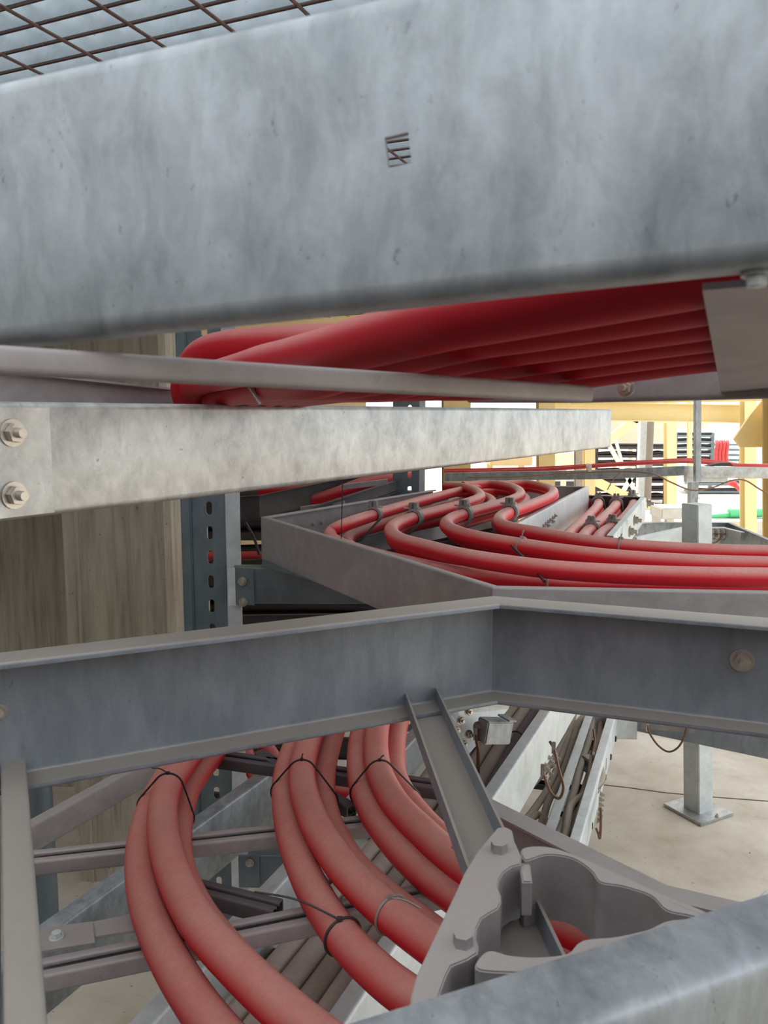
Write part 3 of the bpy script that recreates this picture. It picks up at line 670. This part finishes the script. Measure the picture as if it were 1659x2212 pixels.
# loose dusty cables
lab2 = ['tangled dusty cable lying along the low floor tray, %s' % s for s in ('nearest its right rail', 'crossing over the others', 'curling out over the rail', 'in the middle', 'nearest its left rail', 'lowest in the tangle')]
LP = [[(1180, 1950), (1235, 1850), (1262, 1780), (1280, 1720), (1300, 1640), (1315, 1560)],
      [(1150, 1930), (1210, 1830), (1240, 1790), (1262, 1730), (1290, 1700), (1285, 1650), (1296, 1580)],
      [(1200, 1880), (1222, 1800), (1232, 1742), (1262, 1718), (1296, 1690), (1299, 1665), (1285, 1640)],
      [(1170, 1900), (1222, 1810), (1250, 1740), (1268, 1690), (1290, 1610), (1300, 1540)],
      [(1190, 1840), (1225, 1760), (1240, 1710), (1252, 1660), (1272, 1600), (1285, 1530)],
      [(1220, 1900), (1246, 1800), (1252, 1760), (1275, 1690), (1282, 1630), (1308, 1580)]]
for i, (L, lb) in enumerate(zip(LP, lab2)):
    cable([G(a, b, zF-.055+(.012*(i % 3))) for a, b in L], .013, 'dust_cable', lb, name='loose_cable', seg=12)
LQ = [[(1090, 1830), (1160, 1740), (1190, 1690), (1225, 1600), (1240, 1540)], [(1120, 1850), (1165, 1790), (1185, 1730), (1215, 1670), (1250, 1560)], [(1130, 1790), (1160, 1760), (1180, 1780), (1165, 1820)], [(1145, 1700), (1190, 1650), (1225, 1590), (1262, 1545)]]
for L, s in zip(LQ, ('running straight', 'curving beside it', 'ending in a curl', 'topmost')):
    cable([G(a, b, zF-.06) for a, b in L], .012, 'dust_cable', 'dusty tan cable between the two pale low rails, '+s, name='loose_cable', seg=12)
def wire(P, r, label, mat='copper', name='bonding_wire', cat='wire', lug=None):
    bm = bmesh.new(); tube(bm, catmull(P, 8), r, 8); o = finish(bm, name, mat, None); tag(o, label, cat)
    if lug:
        for p in lug:
            bm = bmesh.new(); bar(bm, p+Vector((0, 0, .012)), p-Vector((0, 0, .02)), .010, .006, .001); finish(bm, 'lug', 'bolt', o, 0)
    return o
wire([D(1188, 1602, 2.02), D(1197, 1620, 2.0), D(1208, 1665, 1.98), D(1217, 1700, 1.97), D(1208, 1724, 1.97), D(1190, 1712, 1.98), D(1176, 1678, 2.0), D(1172, 1664, 2.01)], .004, 'copper bonding wire looped on the broad pale rail', lug=[D(1196, 1612, 2.0), D(1172, 1660, 2.0)])
wire([D(1026, 1572, 1.94), D(1028, 1590, 1.93), D(1033, 1620, 1.93), D(1032, 1670, 1.93)], .005, 'copper bonding wire hanging from the bolted splice plate', lug=[D(1027, 1582, 1.93)])
wire([D(1282, 1575, 2.72), D(1284, 1600, 2.71), D(1277, 1630, 2.71)], .004, 'short copper wire beside the sunlit low rail', lug=[D(1281, 1632, 2.71)])
wire([D(1288, 1790, 2.32), D(1292, 1800, 2.3), D(1296, 1810, 2.3), D(1298, 1770, 2.3), D(1297, 1745, 2.3)], .004, 'thin dark bonding wire hooked on the lowest pale rail')
pa, na = on_rail(1401, 1566, k1, G(1659, 1592, zF)); 
wire([on_rail(a, b, k1, G(1659, 1592, zF))[0]+na*.02 for a, b in ((1401, 1562), (1406, 1580), (1424, 1606), (1446, 1620), (1466, 1612), (1480, 1590), (1486, 1568))], .004, 'copper bonding wire sagging beneath the bolted low tray', lug=[pa+na*.02])
wire([D(1090, 1512, 2.5), D(1140, 1524, 2.5), D(1180, 1530, 2.5), D(1196, 1540, 2.5)], .008, 'thick brown twisted wire under the kinked rail')

# floor post with base plate
pb = G(1508, 1752, 0); root = thing('support_post', pb, 'square galvanised support post on a base plate on the floor', 'post')
ptop = D(1501, 1088, pb.y).z
bm = bmesh.new(); box(bm, Vector((pb.x, pb.y, ptop/2)), .085, .085, ptop, math.radians(28), .003); sh = finish(bm, 'shaft', 'galv_lit', root, 30)
for v in sh.data.vertices:
    if v.co.z > 0: v.co.x -= .052*ptop
bm = bmesh.new(); box(bm, Vector((pb.x, pb.y, .008)), .2, .2, .012, math.radians(28), .001); finish(bm, 'base_plate', 'galv_mid', root, 0)
bolt(Vector((pb.x+.05, pb.y-.075, .014)), Vector((0, 0, 1)), .008, root)
wire([D(1640, 1956, .95), D(1659, 1935, .95), D(1700, 1915, .95)], .006, 'white cable end at the right edge above the near rail', 'white', 'white_cable', 'cable')

# ------------------------------------------------------------------ neighbouring trays at the right, middle distance
zG = 1.33
tG = thing('cable_tray', G(1320, 1120, zG-.1), 'small tray of red cables beyond the pale rail', 'cable tray')
rail('side_rail', [G(1180, 1068, zG), G(1395, 1074, zG)], cprof(.1, .02, .003, 0, 1, .003), 'darkpurple', tG)
g0_, g1_ = G(1395, 1074, zG), G(1325, 1158, zG); rail('side_rail', [g0_, g1_], cprof(.1, .02, .003, 0, 1, .003), 'galv_lit', tG)
rail('side_rail', [G(1210, 1150, zG-.02), G(1275, 1118, zG-.02)], cprof(.1, .02, .003, 0, -1, .003), 'galv', tG)
for px, py in ((1350, 1152), (1361, 1128), (1392, 1092)):
    p, n = on_rail(px-6, py-6, g0_, g1_); bolt(p+Vector((.02, -.02, 0)), Vector((.8, -.5, 0)), .014, tG)
GL = [[(1255, 1074), (1285, 1082), (1292, 1093), (1268, 1120), (1235, 1150), (1215, 1175)], [(1255, 1080), (1322, 1080), (1330, 1092), (1305, 1120), (1268, 1152), (1250, 1180)], [(1255, 1086), (1355, 1080), (1368, 1092), (1345, 1125), (1300, 1155), (1290, 1180)],
      [(1262, 1100), (1296, 1104), (1282, 1125), (1250, 1152), (1230, 1180)], [(1300, 1092), (1332, 1104), (1315, 1128), (1284, 1155), (1262, 1180)], [(1340, 1092), (1362, 1108), (1350, 1130), (1322, 1155), (1300, 1180)]]
Gp = []
for L, s in zip(GL, ('upper left', 'upper middle', 'upper right', 'lower left', 'lower middle', 'lower right')):
    Gp.append(cable([G(a, b, zG-.03 if s[:2] == 'up' else zG-.065) for a, b in L], .022, 'red_tray', s+' red cable in the small tray beyond the pale rail', seg=14))
for i, (x, y) in enumerate([(1290, 1088), (1326, 1088), (1364, 1086)]): cleat([Gp[i], Gp[i+3]], x, y, 'small cleat at the far end of the %s red pair beyond the pale rail' % ('left', 'middle', 'right')[i], .022)
for i, (x, y) in zip((1, 2), [(1276, 1145), (1325, 1142)]): cleat([Gp[i], Gp[i+3]], x, y, 'small cleat at the near end of the %s red pair beyond the pale rail' % ('left', 'middle', 'right')[i], .022)

zH = 1.14
tH = thing('cable_tray', G(1500, 1150, zH-.1), 'empty pale tray frame behind the square support post', 'cable tray')
rail('side_rail', [G(1362, 1132, zH), G(1420, 1128, zH), G(1579, 1129, zH), G(1680, 1172, zH), G(1800, 1240, zH)], cprof(.09, .02, .003, 0, 1, .003), 'galv', tH)
rail('side_rail', [G(1375, 1162, zH), G(1478, 1140, zH), G(1560, 1140, zH), G(1600, 1150, zH-.002)], cprof(.10, .02, .003, 0, -1, .003), 'galv_lit', tH)
bm = bmesh.new(); dH = G(1500, 1140, zH).y-.02; slab(bm, [D(1530, 1142, dH), D(1567, 1142, dH), D(1567, 1166, dH), D(1530, 1164, dH)], Vector((0, -.004, 0))); finish(bm, 'splice_plate', 'galv_dark', tH, 0)
for a in (1536, 1549, 1561):
    for b in (1148, 1158): bolt(D(a, b, dH-.004), Vector((0, -1, 0)), .011, tH)
wire([D(1530, 1155, dH-.05), D(1533, 1168, dH-.05), D(1542, 1173, dH-.05), D(1554, 1166, dH-.05), D(1560, 1152, dH-.05)], .004, 'thin wire loop on the pale empty tray splice plate')

# red cable run on a narrow tray with a hanger
yE = 5.0
tI = thing('cable_tray', D(1400, 1030, yE), 'long narrow grey tray carrying red cables across the yard', 'cable tray')
rail('side_rail', [D(960, 1022, yE+.4), D(1180, 1018, yE+.2), D(1290, 1016, yE), D(1478, 1007, yE-.15)], cprof(.055, .02, .003, 0, -1, .003), 'galv', tI)
rail('side_rail', [D(1478, 1007, yE-.15), D(1570, 1009, yE-.15), D(1780, 1012, yE-.15)], cprof(.065, .02, .003, 0, -1, .003), 'galv_mid', tI)
bm = bmesh.new(); bar(bm, D(1480, 1035, yE-.1), D(1480, 1035, yE-.1)+Vector((.25, 0, 0)), .05, .035); finish(bm, 'cross_member', 'galv_lit', tI, 0)
bm = bmesh.new(); box(bm, D(1272, 1010, yE-.03), .02, .06, .05); finish(bm, 'clip', 'bolt', tI, 0)
RI = [([(960, 1020, 5.5), (1150, 1016, 5.3), (1300, 1006, 5.1), (1400, 1000, 5.0), (1490, 997, 5.0), (1600, 1005, 5.0), (1780, 1005, 5.0)], 'straight front'), ([(960, 1016, 5.6), (1150, 1012, 5.4), (1300, 1004, 5.2), (1400, 997, 5.1), (1500, 993, 5.1), (1560, 999, 5.1), (1620, 1006, 5.1), (1780, 1010, 5.1)], 'arched rear')]
for L, s in RI: cable([D(*q) for q in L], .011, 'red_far', s+' red cable on the long narrow tray across the yard', seg=10)
bm = bmesh.new(); slab(bm, [D(1525, 1007, 4.88), D(1555, 1000, 4.88), D(1578, 1000, 4.88), D(1585, 1007, 4.88)], Vector((0, .05, 0))); o = finish(bm, 'cable_cover', 'dark', None, 0); tag(o, 'dark sleeve on the red cables of the long narrow tray', 'cover')
bm = bmesh.new(); a, b = D(1504, 856, 4.75), D(1506, 1040, 4.75); bar(bm, Vector((D(1504, 856, b.y).x, b.y, 1.95)), b, .035, .035, .002); o = finish(bm, 'hanger_bar', 'galv', None, 0); tag(o, 'thin vertical hanger bar crossing the long narrow tray', 'bar')
bm = bmesh.new(); b = D(1498, 1041, 5.0); bar(bm, Vector((b.x, 5.0, 0)), b, .05, .05, .002); o = finish(bm, 'stub_post', 'galv', None, 0); tag(o, 'short grey post beneath the hanger bar behind the square post', 'post')
wire([D(1010, 1032, 4.8), D(1120, 1030, 4.8), D(1220, 1023, 4.8), D(1340, 1019, 4.75), D(1410, 1024, 4.7), D(1450, 1042, 4.7), D(1495, 1059, 4.7), D(1540, 1053, 4.7), D(1580, 1038, 4.7), D(1610, 1038, 4.7), D(1640, 1056, 4.7), D(1680, 1080, 4.7)], .0045, 'long drooping brown copper wire along the narrow tray')
wire([D(1340, 1021, 4.75), D(1325, 1036, 4.75), D(1312, 1058, 4.75)], .003, 'short brown wire branching down from the drooping wire')

# ------------------------------------------------------------------ background yard
def lean(o, x_px, zref=1.5):
    k = -((x_px-829)/14560+.004)
    for v in o.data.vertices: v.co.x += k*(v.co.z+o.location.z-zref)
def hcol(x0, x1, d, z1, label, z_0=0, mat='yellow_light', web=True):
    a, b = D(x0, 1000, d).x, D(x1, 1000, d).x; w = b-a; bm = bmesh.new(); cx_ = (a+b)/2
    box(bm, Vector((cx_, d, (z_0+z1)/2)), w, .015, z1-z_0); box(bm, Vector((cx_, d+w, (z_0+z1)/2)), w, .015, z1-z_0); box(bm, Vector((cx_, d+w/2, (z_0+z1)/2)), .012, w, z1-z_0)
    o = finish(bm, 'steel_column', mat, None, 0); lean(o, x0); tag(o, label, 'column'); return o
hcol(958, 1016, 5.8, 3.2, 'yellow steel column left behind the red bends', mat='yellow')
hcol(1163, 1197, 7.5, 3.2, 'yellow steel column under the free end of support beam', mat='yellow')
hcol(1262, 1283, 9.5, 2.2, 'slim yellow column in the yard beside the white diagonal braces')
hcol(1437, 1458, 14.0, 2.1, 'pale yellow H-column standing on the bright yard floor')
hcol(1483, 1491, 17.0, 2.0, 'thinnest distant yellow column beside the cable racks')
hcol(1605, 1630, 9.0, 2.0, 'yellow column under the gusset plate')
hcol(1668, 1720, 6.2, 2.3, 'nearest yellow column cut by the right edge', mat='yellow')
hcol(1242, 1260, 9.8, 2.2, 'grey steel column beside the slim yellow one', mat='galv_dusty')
bm = bmesh.new(); a, b = D(1180, 868, 9.3), D(1655, 876, 9.3); bar(bm, a, b, .2, .012); bar(bm, a+Vector((0, 0, -.1)), b+Vector((0, 0, -.1)), .012, .19); bar(bm, a+Vector((0, 0, -.2)), b+Vector((0, 0, -.2)), .2, .012)
o = finish(bm, 'steel_beam', 'yellow_light', None, 0); tag(o, 'long yellow steel beam over the bright yard', 'beam')
bm = bmesh.new(); a, b = D(1230, 866, 8.2), D(1700, 858, 8.2); bar(bm, a, b, .1, .07); o = finish(bm, 'steel_beam', 'yellow', None, 0); tag(o, 'darker yellow beam just under the overhead tray', 'beam')
bm = bmesh.new(); slab(bm, [D(1646, 866, 6.5), D(1622, 895, 6.5), D(1586, 948, 6.5), D(1600, 966, 6.5), D(1720, 966, 6.5), D(1720, 860, 6.5)], Vector((0, .03, 0))); o = finish(bm, 'gusset_plate', 'yellow', None, 0); tag(o, 'large yellow gusset plate at the upper right edge', 'plate')
bm = bmesh.new(); d = 13.6; bar(bm, D(1315, 952, d), D(1372, 905, d), .1, .14); bar(bm, D(1350, 893, d), D(1386, 910, d), .1, .14); bar(bm, D(1384, 906, d), D(1440, 905, d), .1, .14)
o = finish(bm, 'steel_brace', 'yellow_light', None, 0); tag(o, 'yellow diagonal brace joined to the distant H-column', 'brace')
bm = bmesh.new(); d = 10.5; bar(bm, D(1284, 1038, d), D(1420, 1108, d), .08, .12); o = finish(bm, 'steel_brace', 'yellow_light', None, 0); tag(o, 'yellow diagonal channel sloping down right beside slim column', 'brace')
bm = bmesh.new(); d = 12.; bar(bm, D(1312, 955, d), D(1392, 1096, d), .05, .06); bar(bm, D(1370, 1020, d), D(1326, 1096, d), .05, .06); bar(bm, D(1330, 950, d), D(1345, 1005, d), .04, .04)
o = finish(bm, 'lattice_brace', 'galv_lit', None, 0); tag(o, 'white crossed lattice braces in front of the dark racks', 'brace')
bm = bmesh.new(); a = D(1384, 1070, 12.2); box(bm, Vector((a.x, 12.2, 1.05)), .12, .12, 2.1); o = finish(bm, 'steel_column', 'galv_lit', None, 0); tag(o, 'silvery lattice mast in front of the dark racks', 'column')
bm = bmesh.new(); tube(bm, [Vector((D(1402, 1000, 12).x, 12, 0)), Vector((D(1402, 1000, 12).x, 12, 2.0))], .05, 12); o = finish(bm, 'drain_pipe', 'dust_cable', None); tag(o, 'brown vertical pipe beside the silvery mast', 'pipe')
# cabinets and racks
def block(x0, y0, x1, y1, d, dep, mat, name, label, cat):
    a, b = D(x0, y0, d), D(x1, y1, d); w = abs(b.x-a.x)
    root = thing(name, Vector(((a.x+b.x)/2, d+dep/2, 0)), label, cat)
    bm = bmesh.new(); box(bm, Vector(((a.x+b.x)/2, d+dep/2, (a.z+b.z)/2)), w, dep, abs(a.z-b.z), 0, .01); finish(bm, 'body', mat, root, 0)
    if b.z > .05:
        for x in (a.x+.06, b.x-.06):
            bm = bmesh.new(); box(bm, Vector((x, d+dep-.06, b.z/2)), .08, .08, b.z+.01); finish(bm, 'leg', mat, root, 0)
    return root
block(1318, 898, 1380, 962, 16, 1.5, 'cream', 'cabinet', 'cream metal cabinet block high behind the yellow braces', 'cabinet')
block(1406, 898, 1434, 956, 16, 1.5, 'cream', 'cabinet', 'cream cabinet block left of the distant H-column', 'cabinet')
block(1060, 985, 1150, 1006, 11, .6, 'beige', 'cabinet', 'beige panel behind the brown cables of the narrow tray', 'cabinet')
block(1200, 980, 1242, 1005, 13, .6, 'cream', 'cabinet', 'cream box between the yellow columns', 'cabinet')
block(1060, 1030, 1160, 1045, 12.5, .6, 'cream', 'cabinet', 'cream panel low behind the right red bends', 'cabinet')
block(1460, 885, 1532, 925, 22, 1., 'cream', 'cabinet', 'washed-out pale cabinet far beyond the cable racks', 'cabinet')
def rack(x0, x1, y0, y1, d, n, label, mat='galv_dark', nfill=0):
    a, b = D(x0, y0, d), D(x1, y1, d); root = thing('cable_rack', Vector(((a.x+b.x)/2, d, 0)), label, 'rack')
    for x in (a.x, b.x):
        bm = bmesh.new(); box(bm, Vector((x, d, a.z/2)), .07, .07, a.z); finish(bm, 'upright', mat, root, 0)
    for k in range(n):
        z = a.z+(b.z-a.z)*(k+.5)/n; bm = bmesh.new(); box(bm, Vector(((a.x+b.x)/2, d+.1, z)), b.x-a.x, .4, .045); finish(bm, 'shelf', mat, root, 0)
        if nfill:
            for j in range(nfill):
                bm = bmesh.new(); zz = z+.05; tube(bm, catmull([Vector((a.x, d+.05*j, zz)), Vector(((a.x+b.x)/2, d+.05*j, zz+random.uniform(-.01, .03))), Vector((b.x, d+.05*j, zz))], 4), .03, 8)
                finish(bm, 'shelf_cable', 'dark', root, 60)
    return root
rack(1288, 1376, 958, 1085, 14.5, 7, 'dark cable rack behind the white lattice braces', 'dark', 2)
rack(1404, 1436, 958, 1085, 15, 7, 'dark cable rack between brown pipe and H-column', 'dark', 2)
rack(1460, 1536, 935, 1000, 18, 5, 'pale cable rack right of the distant H-column', 'galv_dark', 1)
rack(1540, 1600, 955, 1000, 20, 4, 'distant rack behind the hanging red cables', 'galv_dark', 0)
rack(1490, 1595, 1038, 1085, 17, 3, 'low rack on the yard floor behind narrow tray', 'galv_dark', 1)
block(1195, 1040, 1262, 1075, 14, .8, 'dark', 'machine', 'dark machine under the narrow tray between yellow columns', 'machine')
for i, x in enumerate((1548, 1556, 1563, 1571)):
    cable([D(x, 953, 19), D(x+1, 962, 18.9), D(x-2, 980, 18.9), D(x-1, 1001, 18.9)], .04, 'red_far', ['leftmost', 'second', 'third', 'rightmost'][i]+' of the four distant red cables hanging down', seg=8, n=4)
cable([D(1575, 1042, 16), D(1590, 1048, 16), D(1604, 1060, 15.8)], .06, 'red_far', 'short red cable sloping beyond the narrow tray at right', seg=8, n=4)
p1, p2 = G(1538, 1118, 0), G(1800, 1104, 0)
pz = D(1575, 1109, 9.5).z
wire([D(1530, 1117, 9.6), D(1560, 1114, 9.6), D(1578, 1112, 9.6)], .035, 'thin end of green hose on the yard floor', 'green', 'hose', 'hose')
bm = bmesh.new(); tube(bm, [D(1574, 1109, 9.6), D(1800, 1106, 9.6)], .055, 16); o = finish(bm, 'green_pipe', 'green', None); tag(o, 'green plastic pipe behind the yellow column at right', 'pipe')
bm = bmesh.new(); box(bm, Vector((D(1600, 1110, 9.6).x, 9.9, D(1575, 1119, 9.6).z/2)), 4.6, 1.2, D(1575, 1119, 9.6).z); o = finish(bm, 'concrete_plinth', 'paleconc', None, 0); tag(o, 'broad pale concrete plinth carrying the green pipe', 'plinth')
block(1430, 1098, 1482, 1122, 8.6, .4, 'paleconc', 'concrete_block', 'white concrete block left of the square post', 'block')

# dark trays behind on the left
rack(372, 905, 1062, 1420, 4.6, 6, 'dark rack of cables behind the slotted post', 'dark', 3)
bm = bmesh.new(); y = 3.3
dk = thing('rear_cable_tray', D(600, 1120, 3.4), 'dark rear tray crossing behind slotted post beneath support beam', 'cable tray')
rail('side_rail', [D(372, 1082, 3.3), D(560, 1070, 3.3), D(900, 1000, 3.9)], cprof(.1, .02, .003, 0, 1, .003), 'dark', dk)
rail('side_rail', [D(640, 1105, 3.0), D(860, 1035, 3.6)], cprof(.05, .02, .003, 0, 1, .003), 'darkpurple', dk)
for a, b in (((650, 1100), (745, 1087)), ((740, 1052), (838, 1040))):
    bm = bmesh.new(); bar(bm, D(*a, 3.2), D(*b, 3.2), .03, .02); finish(bm, 'rung', 'galv_dusty', dk, 0)
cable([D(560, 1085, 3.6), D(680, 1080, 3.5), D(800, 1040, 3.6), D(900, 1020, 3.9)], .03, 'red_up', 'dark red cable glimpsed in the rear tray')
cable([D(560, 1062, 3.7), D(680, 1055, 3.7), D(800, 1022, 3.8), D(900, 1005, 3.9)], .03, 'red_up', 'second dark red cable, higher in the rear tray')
d2 = thing('rear_cable_tray', D(450, 1260, 3.3), 'dark brown tray low behind the slotted post', 'cable tray')
rail('side_rail', [D(362, 1216, 3.3), D(760, 1200, 3.3)], cprof(.11, .02, .003, 0, 1, .003), 'dark', d2)
rail('side_rail', [D(362, 1330, 3.3), D(760, 1325, 3.3)], cprof(.2, .02, .003, 0, 1, .003), 'dark', d2)
cable([D(362, 1202, 3.35), D(560, 1200, 3.35), D(760, 1196, 3.35)], .018, 'red_far', 'brownish red cable on the dark tray behind slotted post')
for i, (a, b) in enumerate((((372, 1120), (396, 1200)), ((384, 1125), (392, 1198)), ((530, 1128), (560, 1198)), ((395, 1290), (375, 1340)))):
    wire([D(*a, 3.2), D((a[0]+b[0])/2+4, (a[1]+b[1])/2, 3.2), D(*b, 3.2)], .006, ['leftmost dark cable in the gap beside the pillar', 'dark cable curving in the gap right of the pillar', 'dark thin brace wire in the gap right of slotted post', 'dark cable low in the gap beside the pillar'][i], 'black', 'loose_cable', 'cable')
wire([D(398, 1260, 3.1), D(402, 1350, 3.1), D(404, 1500, 3.1)], .004, 'thin brown wire hanging down left of slotted post')
# far dark machinery seen beneath the kinked rail
d3 = thing('rear_cable_tray', Vector((.0, 3.4, .3)), 'dark crossing tray seen between the red bends', 'cable tray')
for (a, b, yy) in (((360, 1580), (1000, 1600), 2.9), ((360, 1700), (1000, 1760), 3.2)):
    rail('side_rail', [D(*a, yy), D(*b, yy)], cprof(.08, .02, .003, 0, 1, .003), 'dark', d3)
cable([D(520, 1600, 2.75), D(545, 1660, 2.7), D(590, 1720, 2.6), D(700, 1760, 2.6)], .03, 'red_up', 'deep red cable glimpsed low behind the slotted post')
cable([D(560, 1590, 2.8), D(600, 1650, 2.75), D(660, 1690, 2.7), D(800, 1720, 2.7)], .03, 'red_up', 'second deep red cable low behind the bends')
bm = bmesh.new(); tube(bm, [Vector((D(98, 1900, 2.4).x, 2.4, 0)), Vector((D(98, 1900, 2.4).x, 2.4, .62))], .035, 16); o = finish(bm, 'conduit_pipe', 'galv_dark', None); tag(o, 'grey vertical conduit in front of the pillar recess at lower left', 'pipe')

# ------------------------------------------------------------------ groups of repeats
for o in COL.objects:
    if o.parent or 'label' not in o.keys(): continue
    L, n = o['label'], o.name.split('.')[0]; g = None
    if n == 'red_power_cable':
        if 'overhead tray' in L: g = 'red cables in the overhead tray'
        elif 'beyond the pale rail' in L: g = 'red cables in the small tray beyond the pale rail'
        elif 'in the tray' in L: g = 'red cables bending in the middle tray'
        elif 'bend' in L and 'deep red' not in L: g = 'big red cable bends below the kinked rail'
        elif 'narrow tray' in L and 'short' not in L: g = 'red cables on the long narrow tray'
        elif 'hanging down' in L: g = 'distant red cables hanging down'
        elif 'rear tray' in L: g = 'dark red cables in the rear tray'
        elif 'deep red' in L: g = 'deep red cables low behind the bends'
    elif n == 'cable_cleat': g = 'small cleats beyond the pale rail' if L.startswith('small') else 'cast cleats on the middle tray'
    elif n == 'cable_tie': g = 'cable ties on the red cables' if 'dusty' not in L else None
    elif n == 'dusty_cable': g = 'thick dusty cables in the low ladder tray'
    elif n == 'loose_cable': g = 'loose dusty cables near the floor' if 'dusty' in L else 'dark loose cables in the gaps'
    elif n == 'steel_column': g = 'steel columns in the yard'
    elif n == 'slotted_post': g = 'slotted steel posts'
    elif n == 'cantilever_arm': g = 'bracket arms on the slotted post'
    elif n == 'cabinet': g = 'pale cabinets in the yard'
    elif n == 'cable_rack': g = 'cable racks in the background'
    elif n == 'bonding_wire': g = 'brown and copper wires'
    if g: o['group'] = g
